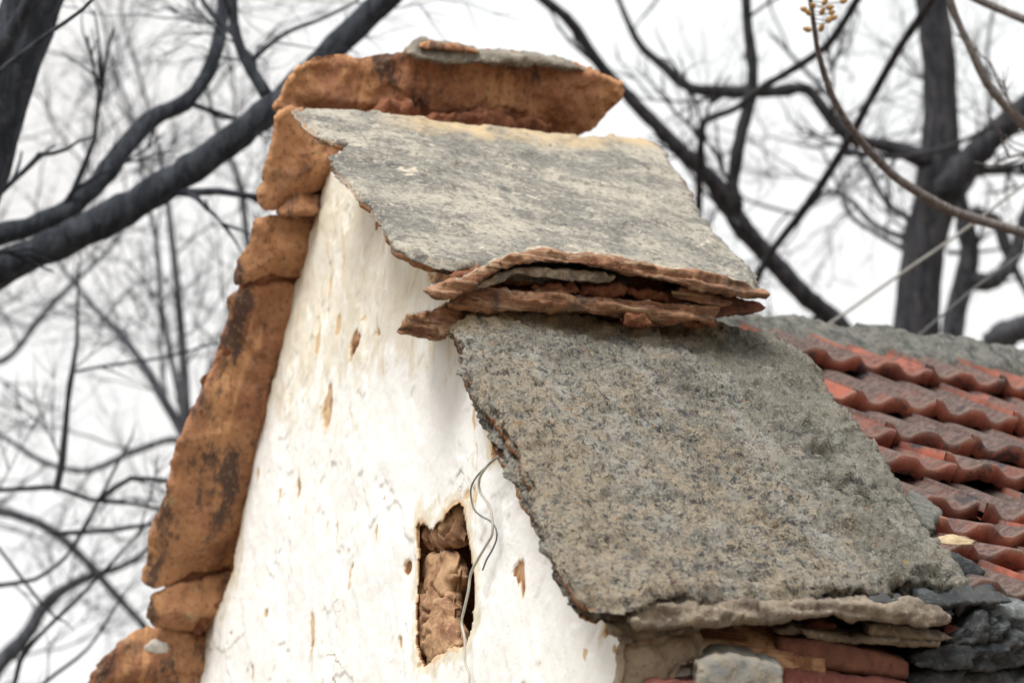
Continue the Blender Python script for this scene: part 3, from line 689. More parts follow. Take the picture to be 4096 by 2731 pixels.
# ------------------------------------------------------------------ stones down the left slope (undersides seen)
Gl = "verge stones down the left slope"
def lstone(px, label, P=0, thick=.07, mat=MAT_OCHL, **k):
    kw = dict(res=.009, relief=.016, rsc=5, edge=.014, side=.004, jag=.008, jsc=10, w=(0, .05, .8), facet=.007, fsc=5, taper=.08, bulge=.045); k = dict(k); k.pop('edge', 0); kw.update(k); thick = thick * .6
    o = under_plate("verge_stone", px, APEX + nL * P, nL, thick, mat, **kw); return tag(o, label, "verge stone", Gl)
lstone([(1120, 440), (1100, 530), (1072, 650), (1056, 745), (1030, 775), (1036, 822), (1062, 846), (1110, 838), (1190, 800), (1280, 770), (1400, 720), (1420, 560), (1330, 470)],
       "tall orange stone with a dark stain hanging below the ridge stone's left end", P=-.01, thick=.08, mat=MAT_OCH)
lstone([(1115, 850), (1150, 800), (1200, 768), (1260, 790), (1300, 800), (1300, 860), (1200, 872), (1140, 868)],
       "small rounded dark brown stone wedged under the tall orange one", P=-.03, thick=.06, edge=.04)
lstone([(1021, 884), (1100, 872), (1230, 874), (1330, 885), (1300, 1100), (1160, 1112), (1090, 1108), (1010, 1130), (944, 1142), (942, 1095), (985, 1010), (1008, 950)],
       "squarish brown stone, second gap down the left edge", P=-.005, thick=.08, edge=.02)
lstone(Z(1.232, 300, 800, [(508, 310), (545, 290), (610, 270), (700, 264), (790, 300), (780, 500), (740, 700), (700, 900), (650, 1100), (600, 1225), (500, 1212), (430, 1222), (330, 1245), (262, 1268), (218, 1240), (243, 1150), (247, 1080), (300, 950), (338, 780), (405, 640), (468, 500), (497, 400)]),
       "very long rusty orange stone down the middle of the left edge", P=0, thick=.09, relief=.022, rsc=3.5, under=.02)
lstone(Z(1.232, 300, 800, [(243, 1335), (258, 1282), (330, 1252), (400, 1234), (520, 1216), (600, 1230), (560, 1400), (390, 1405), (255, 1396)]),
       "short orange stone with a grey top under the long one", P=-.015, thick=.08, edge=.04)
o4 = lstone(Z(1.232, 300, 800, [(40, 1600), (90, 1510), (150, 1450), (240, 1396), (330, 1400), (400, 1412), (520, 1430), (480, 1600), (300, 1580), (180, 1590)]),
       "red brown stone with a white lime patch at the bottom of the left edge", P=.0, thick=.09, edge=.05)
lstone([(560, 2740), (640, 2690), (760, 2660), (900, 2650), (860, 2950), (600, 3000), (330, 3050), (400, 2860)], "dark red stone at the bottom edge of the photo under the lime patched one", P=-.03, thick=.09)
bed = under_plate("mortar_bed", [(1150, 560), (1100, 700), (1120, 870), (1050, 900), (985, 1080), (960, 1160), (880, 1400), (760, 1700), (650, 2100), (620, 2300), (660, 2350), (640, 2500), (560, 2600), (480, 2731), (400, 2950), (900, 2950), (1200, 1700), (1420, 900), (1380, 620)], APEX + nL * .018, nL, .03, MAT_MUD, res=.014, relief=.012, rsc=14, edge=.01, side=.008, jag=.010)
tag(bed, "dark red mud bed showing in the joints between the verge stones down the left slope", "mortar", G)
cc = Z(1.232, 300, 800, [(232, 1455), (265, 1432), (300, 1440), (312, 1462), (280, 1485), (240, 1475)])
lime = mk_plain("white lime splash", (.62, .60, .55), .9)
plate("lime_patch", onp(cc, APEX - nL * .028, nL), -nL, .022, lime, tdir=nL, res=.01, relief=.003, edge=.008, jag=.012, jsc=20, parent=o4)
o5 = lump("mud_clod", Z(1.232, 300, 800, [(385, 1335), (430, 1290), (480, 1262), (510, 1262), (500, 1300), (440, 1360), (400, 1440), (385, 1420)]), APEX + nL * -.02, -nL, .08, MAT_MUD, "red mud clod between the short orange stone and the white plaster", "mortar", G, tdir=nL)

# ------------------------------------------------------------------ slate packing between the two slabs
Gs = "thin slates packed between the two coping slabs"
XS = hit(1860, 1275, APEX + nR * .11, nR)[0]
print('XS', XS)
def slate(px, label, dx=0, depth=.30, mat=MAT_SLATE, cat="slate", name="slate", td=TB, g=Gs, **k):
    kw = dict(res=.0058, relief=.003, rsc=16, edge=.002, side=.003, jag=.003, jsc=30, w=(0, .1, 0), strat=.005, facet=.004, fsc=12, lin=.8, taper=.06); kw.update(k)
    P0 = np.array([XS + dx, 0, 0]); n = np.array([1, 0, 0.])
    o = plate(name, onp(px, P0, n), n, depth, mat, tdir=td, **kw); return tag(o, label, cat, g)
z2 = lambda p: Z(.7654, 1500, 900, p)
slate(z2([(245, 345), (330, 312), (440, 290), (540, 240), (640, 183), (800, 137), (900, 120), (1050, 152), (1200, 157), (1380, 187), (1440, 222), (1600, 243), (1700, 250), (1850, 280), (1950, 310), (2055, 352), (2040, 385), (1900, 370), (1700, 345), (1500, 300), (1300, 250), (1100, 212), (900, 198), (760, 202), (640, 240), (560, 290), (480, 345), (400, 382), (330, 383), (262, 362)]),
      "topmost slate, a long bent brown sheet with a ragged pale upper edge", dx=.075, depth=.25, w=(.12, .95, 0), td=(-.84, .30, .45), relief=.006, strat=.007)
slate(z2([(515, 330), (620, 270), (738, 221), (900, 229), (1100, 246), (1260, 262), (1240, 292), (1000, 290), (850, 262), (745, 252), (640, 300), (560, 330)]),
      "thin straight grey slate strip directly under the bent topmost one", dx=.045, depth=.2, w=(.6, .9, 0), relief=.003, strat=.003)
slate(z2([(388, 408), (432, 342), (480, 326), (560, 335), (680, 318), (760, 332), (900, 332), (1000, 347), (1200, 372), (1400, 387), (1600, 397), (1795, 422), (1785, 480), (1770, 512), (1700, 505), (1600, 512), (1450, 490), (1300, 470), (1100, 450), (900, 440), (700, 435), (550, 450), (400, 418)]),
      "thick main slate of the packing, tan at its split left end and dark below", dx=.035, depth=.3, relief=.008, edge=.010, strat=.010)
slate(z2([(120, 556), (165, 475), (280, 450), (395, 418), (560, 440), (700, 440), (720, 560), (450, 582), (310, 596), (200, 582)]),
      "lowest slate, a tan wedge jutting out left over the white wall", dx=-.02, depth=.28, relief=.012, strat=.010, w=(.05, .6, 0))
slate(z2([(1380, 345), (1700, 352), (1850, 367), (2000, 400), (2042, 432), (2020, 450), (1900, 468), (1780, 480), (1600, 470), (1400, 400)]),
      "dark red slate with a pointed right end under the topmost one", dx=-.0, depth=.26, relief=.004, strat=.003, mat=MAT_BRICK)
slate(z2([(1545, 348), (1620, 338), (1750, 368), (1865, 408), (1800, 422), (1700, 408), (1560, 375)]),
      "small tan slate chip near the right end of the packing", dx=.045, depth=.12, w=(.1, .9, 0))
slate(z2([(480, 340), (740, 235), (1400, 270), (1850, 365), (1780, 480), (1300, 470), (600, 430)]), "red mud bed filling the gap between the packed slates", dx=-.06, depth=.3, mat=MAT_MUD, cat="mortar", name="mud_clod", g=G, relief=.03, rsc=16, strat=0, res=.009)
for pts, lb in (([(830, 300), (1000, 292), (1080, 300), (1090, 345), (960, 350), (840, 330)], "ochre mud clod left of centre between the slates"),
                ([(1090, 305), (1320, 298), (1340, 352), (1200, 368), (1095, 345)], "rough red mud clod in the centre of the slate gap"),
                ([(1330, 320), (1530, 350), (1560, 395), (1400, 385), (1330, 360)], "dark red mud clod right of centre between the slates"),
                ([(1310, 470), (1350, 442), (1410, 450), (1470, 510), (1400, 515), (1320, 500)], "pyramid of red mud on the lower slab's top edge"),
                ([(1720, 440), (1795, 425), (1770, 480), (1785, 515), (1640, 515), (1600, 480)], "orange mud clod under the right end of the main slate"),
                ([(405, 285), (430, 245), (540, 232), (600, 235), (540, 260), (440, 300)], "dark clod under the upper slab's lower left edge")):
    slate(z2(pts), lb, dx=.02 if '1310' not in str(pts) else .05, depth=.1, mat=MAT_MUD, cat="mortar", name="mud_clod", g=G, relief=.016, rsc=22, strat=0, edge=.012, jag=.008)

# ------------------------------------------------------------------ rubble at the eaves (lower right)
z3 = lambda p: Z(.7636, 2300, 1900, p)
XE = XC + .02
Ge = "rubble and stones piled at the eaves"
def rub_(name, px, label, cat, dx=0, depth=.25, mat=MAT_GREY, td=(-.86, .32, .38), g=Ge, **k):
    kw = dict(res=.0065, relief=.006, rsc=18, edge=.004, side=.003, jag=.003, jsc=22, w=(.0, .5, 0), facet=.012, fsc=8, lin=.9, taper=.05); kw.update(k)
    if 'beige slab directly' not in label and 'pointed stone' not in label and 'thin dark slate' not in label: dx = dx - .07
    o = plate(name, onp(px, [XE + dx, 0, 0], X1), X1, depth, mat, tdir=td, **kw); return tag(o, label, cat, g)
rub_("stone_slab", z3([(282, 775), (292, 722), (380, 682), (470, 668), (850, 655), (880, 642), (1200, 650), (1500, 665), (1830, 667), (1905, 682), (1978, 742), (1960, 772), (1850, 792), (1700, 772), (1500, 752), (1330, 737), (1200, 746), (1050, 762), (900, 776), (700, 792), (500, 800), (330, 812)]),
     "long beige edge-on slab directly under the big lower coping slab", "stone slab", dx=.14, depth=.45, mat=MAT_EDGE, relief=.008, edge=.006, strat=.004, side=.004, facet=.010, fsc=7, jag=.005)
rub_("stone_slab", z3([(155, 772), (250, 712), (380, 700), (560, 770), (640, 775), (640, 800), (560, 826), (430, 840), (262, 884), (190, 832)]),
     "grey and tan pointed stone below the long beige slab at the wall corner", "stone slab", dx=.02, depth=.16, mat=MAT_EDGE, relief=.012, w=(.45, .5, 0), strat=.005)
rub_("stone_slab", z3([(860, 650), (1300, 628), (1700, 640), (1900, 640), (2060, 600), (2260, 630), (2300, 650), (2200, 662), (1900, 680), (1400, 672), (880, 664)]),
     "thin dark slate lying between the big coping slab and the beige one", "slate", dx=.035, depth=.35, mat=MAT_DARK, relief=.006, edge=.006, side=.012, name_=None) if False else \
rub_("slate", z3([(860, 655), (1300, 642), (1700, 650), (1900, 652), (2060, 645), (2260, 650), (2300, 658), (2200, 668), (1900, 690), (1400, 680), (880, 672)]),
     "thin dark slate lying between the big coping slab and the beige one", "slate", dx=.03, depth=.35, mat=MAT_DARK, relief=.006, edge=.006, side=.012)
rub_("stone_block", z3([(640, 812), (800, 785), (900, 788), (945, 900), (930, 945), (700, 965), (650, 880)]), "dark brown stone block in the shade under the beige slab", "stone", dx=.0, mat=MAT_BRICK, depth=.2)
rub_("stone_block", z3([(655, 1120), (660, 985), (760, 942), (845, 938), (1098, 1000), (1092, 1140)]), "pale grey cut block at the bottom edge left of the red bricks", "stone", dx=.17, mat=MAT_PALE, relief=.005, facet=.003, edge=.012, depth=.25)
rub_("brick", z3([(380, 1085), (440, 1072), (700, 1068), (870, 1078), (870, 1160), (380, 1160)]), "bright red brick at the very bottom edge below the dark stone", "brick", dx=.11, mat=MAT_REDF, relief=.003, facet=.003, edge=.008, jag=.003)
rub_("brick", z3([(1068, 830), (1400, 868), (1762, 972), (1755, 1062), (1400, 1020), (1095, 985)]), "large brown red brick under the thin cream slate", "brick", dx=.04, mat=MAT_BRICK, relief=.004, facet=.003, edge=.010, jag=.003)
rub_("brick", z3([(1098, 996), (1400, 1030), (1752, 1072), (1752, 1170), (1098, 1150)]), "red brick at the bottom edge right of the pale block", "brick", dx=.05, mat=MAT_REDF, relief=.004, facet=.003, edge=.010, jag=.003)
rub_("slate", z3([(1062, 796), (1110, 790), (1140, 775), (1230, 790), (1500, 832), (1700, 850), (1905, 875), (1900, 902), (1700, 890), (1400, 868), (1100, 822)]), "thin cream slate on top of the brown red brick", "slate", dx=.055, depth=.12, mat=MAT_EDGE, relief=.004, edge=.008)
rub_("stone_flake", z3([(1535, 782), (1600, 778), (1720, 790), (1880, 832), (1965, 862), (1900, 872), (1700, 852), (1545, 836)]), "grey brown flake above the cream slate", "stone flake", dx=.055, depth=.14, mat=MAT_EDGE)
rub_("tile_fragment", z3([(1208, 782), (1240, 758), (1300, 752), (1392, 782), (1345, 806), (1212, 798)]), "small red fragment in the gap under the beige slab", "tile fragment", dx=.03, depth=.08, mat=MAT_REDF)
rub_("tile_fragment", z3([(1335, 642), (1400, 618), (1600, 606), (1650, 625), (1705, 665), (1540, 668), (1400, 664)]), "dull red broken tile on the beige slab under the coping slab", "tile fragment", dx=.06, depth=.1, mat=MAT_REDF)
rub_("stone", z3([(1785, 606), (1850, 608), (1950, 652), (1976, 700), (1965, 735), (1900, 690), (1786, 662)]), "rounded grey stone at the lower right corner of the big coping slab", "stone", dx=.08, depth=.1, mat=MAT_CINDER)
rub_("stone_slab", z3([(1945, 655), (2060, 655), (2200, 672), (2400, 690), (2400, 752), (2280, 762), (2200, 750), (2050, 712)]), "blue grey flat stone right of the rounded one at the frame edge", "stone slab", dx=.04, depth=.2)
rub_("cinder_lump", z3([(1975, 855), (2045, 802), (2080, 735), (2115, 700), (2152, 702), (2180, 738), (2270, 762), (2292, 822), (2250, 860), (2100, 872)]), "jagged blue grey cinder lump on top of the dark rocks", "cinder", dx=.08, depth=.14, mat=MAT_CINDER, relief=.02, rsc=20, edge=.012, facet=.025, fsc=14)
rub_("tile_fragment", z3([(1945, 800), (2000, 782), (2060, 778), (2060, 830), (1980, 850), (1935, 835)]), "dark red fragment left of the cinder lump", "tile fragment", dx=.03, depth=.1, mat=MAT_REDF)
rub_("stone", z3([(1780, 995), (1830, 922), (1950, 885), (2150, 872), (2420, 870), (2420, 985), (2200, 1012), (1900, 1014)]), "large dark rock at the right edge under the cinder lump", "stone", dx=.06, depth=.25, mat=MAT_DARK, relief=.012, facet=.022, fsc=7, w=(.3, .5, 0))
rub_("stone", z3([(1765, 1030), (1900, 1022), (2200, 1022), (2420, 1000), (2420, 1170), (1765, 1170)]), "dark rock in the very corner of the photo, below the large dark one", "stone", dx=.03, depth=.25, mat=MAT_DARK, relief=.012, facet=.02, fsc=7)
rub_("stone", z3([(2280, 830), (2330, 815), (2420, 820), (2420, 880), (2290, 868)]), "small dark blue stone at the frame edge right of the cinder lump", "stone", dx=.05, depth=.15, mat=MAT_CINDER)
rub_("stone", z3([(1960, 425), (2010, 420), (2060, 455), (2140, 505), (2130, 535), (2060, 560), (2030, 520)]), "mossy black stone wedged between the coping slab and the roof tiles", "stone", dx=-.16, depth=.1, mat=MAT_DARK)
# beige mud render on the wall end, below the pointed stone
pier = plate("wall_end", onp(z3([(262, 872), (310, 880), (430, 838), (560, 826), (640, 830), (668, 955), (600, 1000), (530, 1030), (490, 1200), (250, 1200)]), [XC + .012, 0, 0], X1), X1, .02, mk_rock("flaking mud render", (.25, .18, .12), (.40, .33, .235), (.22, .11, .07), .014, .7), res=.010, relief=.016, rsc=7, edge=.02, side=.01, jag=.008, w=(0, 0, 0), parent=house)
# dark rubble fill behind the pile
rf = plate("rubble_fill", onp(z3([(232, 830), (900, 780), (1900, 780), (2600, 640), (2600, 1700), (232, 1700)]), [XC - .22, 0, 0], X1), X1, .12, MAT_DARK, res=.02, relief=.03, rsc=9, edge=.02, w=(0, 0, 0), parent=house)
# grey verge tile with a wire against the slab, and the straw
vt = hit(3690, 2010, APEX, nR)
def vtile():
    a = onp([(3632, 1965), (3660, 1955), (3765, 2030), (3772, 2045), (3740, 2075), (3745, 2110), (3700, 2090), (3650, 2020)], np.array([0, 0, ZR]) + nT * .10, nT)
    o = plate("roof_tile", a, nT, .025, MAT_RIDGE, res=.008, relief=.003, edge=.006, jag=.003, side=.003); return tag(o, "small grey grooved tile fragment against the right edge of the big slab", "roof tile")
vtile()
sp = onp([(3765, 2140), (3800, 2135), (3880, 2148), (3915, 2160), (3850, 2168), (3770, 2158)], np.array([0, 0, ZR]) + nT * .115, nT)
MAT_STRAW = mk_rock("pale weathered wood", (.36, .27, .16), (.50, .40, .25), (.25, .18, .11), .003, 2)
tag(plate("wood_splinter", sp, nT, .012, MAT_STRAW, res=.006, relief=.004, edge=.005, jag=.004), "pale splinter of wood lying on the roof tiles beside the slab", "wood splinter")

# ------------------------------------------------------------------ tubes (wires, branches)
def spline(P, step):
    P = np.asarray(P, float); out = []
    for i in range(len(P) - 1):
        p0 = P[max(i - 1, 0)]; p1 = P[i]; p2 = P[i + 1]; p3 = P[min(i + 2, len(P) - 1)]
        m = max(1, int(np.linalg.norm((p2 - p1)[:3]) / step)); t = np.arange(m)[:, None] / m
        out.append(.5 * (2 * p1 + (p2 - p0) * t + (2 * p0 - 5 * p1 + 4 * p2 - p3) * t ** 2 + (3 * p1 - p0 - 3 * p2 + p3) * t ** 3))
    out.append(P[-1:]); return np.vstack(out)
class Tubes:
    def __init__(s): s.V = []; s.F = []; s.n = 0
    def add(s, P, R, sides=8, rough=0, knob=0, rs=8):
        P = np.asarray(P); R = np.asarray(R, float); m = len(P)
        T = np.gradient(P, axis=0); T /= np.linalg.norm(T, axis=1)[:, None] + 1e-9
        ref = np.array([.31, .47, .83]); A = np.cross(T, ref); A /= np.linalg.norm(A, axis=1)[:, None] + 1e-9; B = np.cross(T, A)
        ph = np.linspace(0, 2 * math.pi, sides, endpoint=False)
        ring = P[:, None] + (A[:, None] * np.cos(ph)[None, :, None] + B[:, None] * np.sin(ph)[None, :, None]) * R[:, None, None]
        if rough or knob:
            q = ring.reshape(-1, 3); nz = fbm(q * rs, 3, .6)
            k = 1 + rough * nz + knob * sst(.3, .6, noise(P * 9)).repeat(sides)
            c = P.repeat(sides, 0); ring = (c + (q - c) * k[:, None]).reshape(m, sides, 3)
        i = np.arange(m * sides).reshape(m, sides) + s.n; j = np.roll(i, -1, 1)
        s.V.append(ring.reshape(-1, 3)); s.F.append(np.c_[i[:-1].ravel(), j[:-1].ravel(), j[1:].ravel(), i[1:].ravel()])
        s.V.append(P[-1:] + T[-1:] * R[-1]); s.V.append(P[:1] - T[:1] * R[0]); e = s.n + m * sides
        s.F.append(np.c_[i[-1], j[-1], np.full(sides, e), np.full(sides, e)][:, :4]) ; s.F.append(np.c_[j[0], i[0], np.full(sides, e + 1), np.full(sides, e + 1)])
        s.n += m * sides + 2
    def build(s, name, mat, parent=None):
        V = np.vstack(s.V); Fq = np.vstack(s.F); tri = Fq[:, 2] == Fq[:, 3]
        faces = [tuple(f) for f in Fq[~tri].tolist()] + [tuple(f[:3]) for f in Fq[tri].tolist()]
        return link_mesh(name, V, faces, mat, parent)

# wires on the wall
z6 = lambda p: Z(.6575, 1500, 1700, p)
def wallwire(px, r, mat, label, offs):
    pts = [hit(x, y_, [0, o, 0], [0, 1, 0]) for (x, y_), o in zip(px, np.interp(np.linspace(0, 1, len(px)), np.linspace(0, 1, len(offs)), offs))]
    P = spline(pts, .01); t = Tubes(); t.add(P, np.full(len(P), r * .72), 8); return tag(t.build("wire", mat), label, "wire", "old wires hanging on the white wall")
wallwire(z6([(900, 140), (815, 168), (730, 205), (662, 275), (634, 335), (640, 408), (690, 480), (712, 560), (713, 660), (682, 720), (622, 822), (582, 905), (568, 1005), (540, 1130), (526, 1200), (545, 1300), (549, 1440), (568, 1495), (574, 1568), (560, 1900), (580, 2600)]), .0042, MAT_WIRE, "long pale wire hanging down across the dark hole in the white wall", (-.05, -.05, -.03, -.03, -.03, -.025, -.025))
wallwire(z6([(900, 150), (815, 184), (740, 200), (655, 272), (604, 335), (582, 400), (598, 500), (640, 548), (700, 582), (736, 630), (740, 690), (712, 760), (680, 815), (655, 880)]), .0028, MAT_WIRED, "thin dark wire curling beside the pale one on the white wall", (-.055, -.05, -.03, -.025, -.02))
wallwire(z6([(880, 120), (800, 150), (745, 190), (760, 225), (815, 250)]), .0040, MAT_WIRE, "short bent pale wire end beside the chip in the wall under the slab", (-.04, -.04, -.03))

# ------------------------------------------------------------------ trees
FB = 4096 / 2352
def pv(pts): return [(x * FB, y * FB) for x, y in pts]             # full-view pixels to photo pixels
def path(px, z, wpx_, z1=None):
    """px: photo pixels, z: distance(s) along the view, wpx_: width(s) in photo pixels -> world points, radii"""
    n = len(px); zz = np.linspace(z, z if z1 is None else z1, n); ww = np.interp(np.linspace(0, 1, n), np.linspace(0, 1, len(wpx_)), wpx_)
    P = np.array([at(x, y_, q_) for (x, y_), q_ in zip(px, zz)]); R = ww * .45 * zz / F
    S = spline(np.c_[P, R], .05); return S[:, :3], np.maximum(S[:, 3], .002)
def rand_unit(): v = RNG.normal(size=3); return v / np.linalg.norm(v)
def twig(tb, p, d, L, r, lvl, spread=.75, up=.12):
    n = max(4, int(L / .10)); P = [p]; dd = d / np.linalg.norm(d)
    for k in range(n):
        dd = dd + rand_unit() * .27 + np.array([0, 0, up * .3]); dd /= np.linalg.norm(dd); P.append(P[-1] + dd * L / n)
    P = np.array(P); R = r * np.linspace(1, .35, len(P)); tb.add(P, R, 5 if r > .004 else 4)
    if lvl > 0:
        for k in range(RNG.randint(3, 6)):
            i = RNG.randint(1, len(P)); nd = (P[i] - P[i - 1]); nd = nd / np.linalg.norm(nd) + rand_unit() * spread
            twig(tb, P[i], nd, L * RNG.uniform(.4, .7), r * .62, lvl - 1, spread, up)
def sprays(tb, P, R, every, L, lvl, r=None, up=.1):
    i = 2
    while i < len(P) - 1:
        t = P[i + 1] - P[i]; t /= np.linalg.norm(t); d = rand_unit(); d = d - t * (d @ t); d = d + t * .8
        twig(tb, P[i], d, L * RNG.uniform(.5, 1.2), r or max(R[i] * .35, .004), lvl, up=up); i += max(1, int(every / .05 * RNG.uniform(.5, 1.5)))

def tree(name, label, base_px_z, branches, mat, twigs=None, cat="tree", trunk=None, group="bare trees behind the house"):
    """trunk: (px, z, widths, z1) ; branches: same; every branch is a part, the fine twigs one part"""
    P, R = path(*trunk); 
    # carry the trunk down to the ground
    b = P[0].copy(); g0 = b.copy(); g0[2] = -.1; g0[:2] += (P[0] - P[min(6, len(P) - 1)])[:2] * 1.0
    ext = spline(np.array([np.r_[g0, R[0] * 1.35], np.r_[(g0 + b) / 2, R[0] * 1.1], np.r_[b, R[0]]]), .12)[:-1]
    P = np.vstack([ext[:, :3], P]); R = np.r_[ext[:, 3], R]
    d_ = P[-1] - P[-8]; d_ /= np.linalg.norm(d_); ex = [np.r_[P[-1], R[-1]]]
    for q_ in (.3, .65, 1.0): ex.append(np.r_[ex[-1][:3] + (d_ + .25 * rand_unit()) * .9, R[-1] * (1 - .9 * q_)])
    ex = spline(np.array(ex), .06)[1:]; P = np.vstack([P, ex[:, :3]]); R = np.r_[R, np.maximum(ex[:, 3], .003)]; TOP = P[-len(ex) - 12:]; RT_ = R[-len(ex) - 12:]
    e = thing(name, (g0[0], g0[1], 0), label, cat, group)
    t = Tubes(); t.add(P, R, 28, .10, 0, 6); t.build("trunk", mat, e)
    tw = Tubes(); sprays(tw, TOP, RT_, .4, .8, 1)
    for br in branches:
        px, z, wd, z1, knob = br[:5]
        Pb, Rb = path(px, z, wd, z1)
        d_ = Pb[-1] - Pb[-min(5, len(Pb))]; d_ /= np.linalg.norm(d_); L_ = min(1.6, 18 * Rb[-1]); ex = [np.r_[Pb[-1], Rb[-1]]]
        for q_ in (.35, .7, 1.0): ex.append(np.r_[ex[-1][:3] + (d_ + .35 * rand_unit() + np.array([0, 0, .15])) * L_ * .34, Rb[-1] * (1 - .85 * q_)])
        ex = spline(np.array(ex), .05)[1:]; Pb = np.vstack([Pb, ex[:, :3]]); Rb = np.r_[Rb, np.maximum(ex[:, 3], .002)]
        t = Tubes(); t.add(Pb, Rb, 14, .22, knob, 14); t.build("branch", mat, e)
        if len(br) > 5 and br[5]:
            every, L, lvl = br[5]; far = Pb[0] @ f_ - CAM @ f_ > 14.6; sprays(tw, Pb, Rb, every * (1.6 if far else 1.25), L, lvl, r=.0085 if far else None)
    if twigs: twigs(tw)
    if tw.n: tw.build("twigs", mat, e)["kind"] = "stuff"
    return e

# left: big leaning trunk at the top left corner
tree("bare_tree", "tree with the thick dark leaning trunk at the top left corner", None,
     [([(-110, 760), (-90, 560), (-20, 270), (90, 60), (180, -80)], 8.1, (90, 70), 8.0, .1, None),
      ([(-20, 300), (120, 190), (200, 130), (330, 40), (420, -60)], 7.4, (26, 14), 7.4, 0, None)],
     MAT_BARKD, trunk=([(-520, 1950), (-380, 1500), (-165, 900), (-25, 450), (132, 0), (225, -280), (360, -700)], 8.2, (400, 300, 270, 250, 230), 8.6))

# left: tree whose two long limbs cross behind the gable
LT = [([(-500, 1500), (-300, 1250), (-20, 1085), (200, 985), (500, 840), (800, 650), (1000, 500), (1130, 400), (1300, 230), (1420, 110), (1560, -20), (1760, -220)], 9.2, (190, 150, 140, 125, 115, 105), 10.0, .0, (1.4, 1.0, 2)),
      ([(-480, 1300), (-250, 1050), (-20, 945), (120, 905), (280, 835), (400, 720), (500, 590), (600, 480), (740, 410), (820, 310), (870, 180), (890, 60), (900, -150)], 9.3, (120, 95, 85, 80, 65, 50), 10.6, .25, (.5, .9, 2)),
      ([(1065, 375), (1010, 290), (960, 190), (935, 90), (930, -40), (920, -200)], 9.7, (60, 45, 40), 9.9, .2, (.15, .9, 3)),
      ([(950, 150), (880, 90), (820, 20), (780, -60)], 9.8, (34, 20), 10, .1, (.2, .7, 2)),
      ([(1010, 240), (1090, 170), (1180, 115), (1280, 80), (1420, 10)], 9.8, (24, 12), 9.9, .1, (.3, .5, 2))]
tree("bare_tree", "tree with two long dark limbs rising diagonally behind the gable's left side", None, LT, MAT_BARKD,
     trunk=([(-700, 2300), (-620, 1800), (-500, 1480), (-450, 1200), (-430, 800)], 9.2, (420, 340, 250, 180, 140), 9.6))

# left: nearer thin branches
LN = [(pv([(-60, 1128), (60, 1122), (130, 1120), (200, 1145), (262, 1152), (330, 1160), (400, 1180), (470, 1205)]), 10.5, (24, 20, 18, 12), 10.8, .2, (.45, .5, 2)),
      (pv([(130, 1122), (142, 1060), (150, 990), (158, 900), (166, 850), (176, 790), (178, 730), (180, 640)]), 10.6, (34, 30, 20, 12), 10.8, .2, (.5, .5, 2)),
      (pv([(166, 855), (230, 842), (300, 832), (390, 818), (490, 790), (600, 770)]), 10.6, (14, 9), 10.8, .1, (.6, .4, 1)),
      (pv([(-50, 1348), (30, 1340), (80, 1330), (150, 1280), (190, 1215), (222, 1158), (262, 1080), (300, 1010)]), 10.4, (22, 18, 16, 10), 10.7, .2, (.6, .4, 1)),
      (pv([(-90, 1150), (0, 1262), (60, 1340), (100, 1390), (132, 1420)]), 10.2, (14, 12), 9.9, .1, None),
      (pv([(-200, 1640), (-60, 1640), (20, 1600), (45, 1520), (80, 1470), (130, 1420), (175, 1378), (240, 1310), (320, 1222), (360, 1180)]), 9.9, (26, 22, 16, 8), 10, .2, (.9, .3, 1)),
      (pv([(120, 1225), (180, 1222), (250, 1218), (345, 1203), (430, 1190)]), 11, (24, 14), 11, .1, (.4, .5, 2)),
      (pv([(225, 1150), (262, 1120), (300, 1098), (345, 1100), (400, 1108), (460, 1130)]), 10.5, (26, 18), 10.5, .3, (.5, .4, 1)),
      (pv([(60, 1600), (130, 1545), (200, 1490), (262, 1400), (285, 1360)]), 10.5, (20, 8), 10.6, .1, (.4, .4, 1))]
tree("bare_tree", "thin branched tree in the lower left corner, nearest of the twiggy ones", None, LN, MAT_BARKB,
     trunk=(pv([(-260, 1900), (-200, 1500), (-120, 1300), (-90, 1150), (-100, 900)]), 10.3, (160, 110, 80, 50), 10.6))

# left: far blurred tree, dense twigs
LFb = [(pv([(440, 1030), (400, 960), (350, 870), (310, 810), (270, 760), (210, 700), (140, 610)]), 15.5, (50, 40, 30, 16), 16.5, .1, (.25, 1.2, 3)),
       (pv([(455, 1060), (400, 1010), (300, 1040), (200, 1080), (100, 1060), (0, 1000), (-80, 980)]), 15.5, (34, 26, 18), 17.5, .1, (.3, 1.2, 3)),
       (pv([(500, 1250), (600, 1000), (640, 760), (600, 650), (570, 560), (560, 480), (545, 400), (500, 300), (470, 180)]), 15.5, (44, 36, 30, 18), 16, .1, (.3, 1.2, 3)),
       (pv([(430, 1010), (400, 850), (370, 700), (360, 560), (330, 420), (310, 300), (250, 120)]), 15.6, (30, 22, 14), 17, .1, (.22, 1.3, 3))]
tree("bare_tree", "distant blurred tree with trunk hidden behind the gable and fine grey twigs beside it", None, LFb, MAT_BARKT,
     trunk=(pv([(560, 2300), (540, 1700), (500, 1300), (450, 1040), (430, 1000)]), 15.5, (130, 100, 80, 50), 15.6))
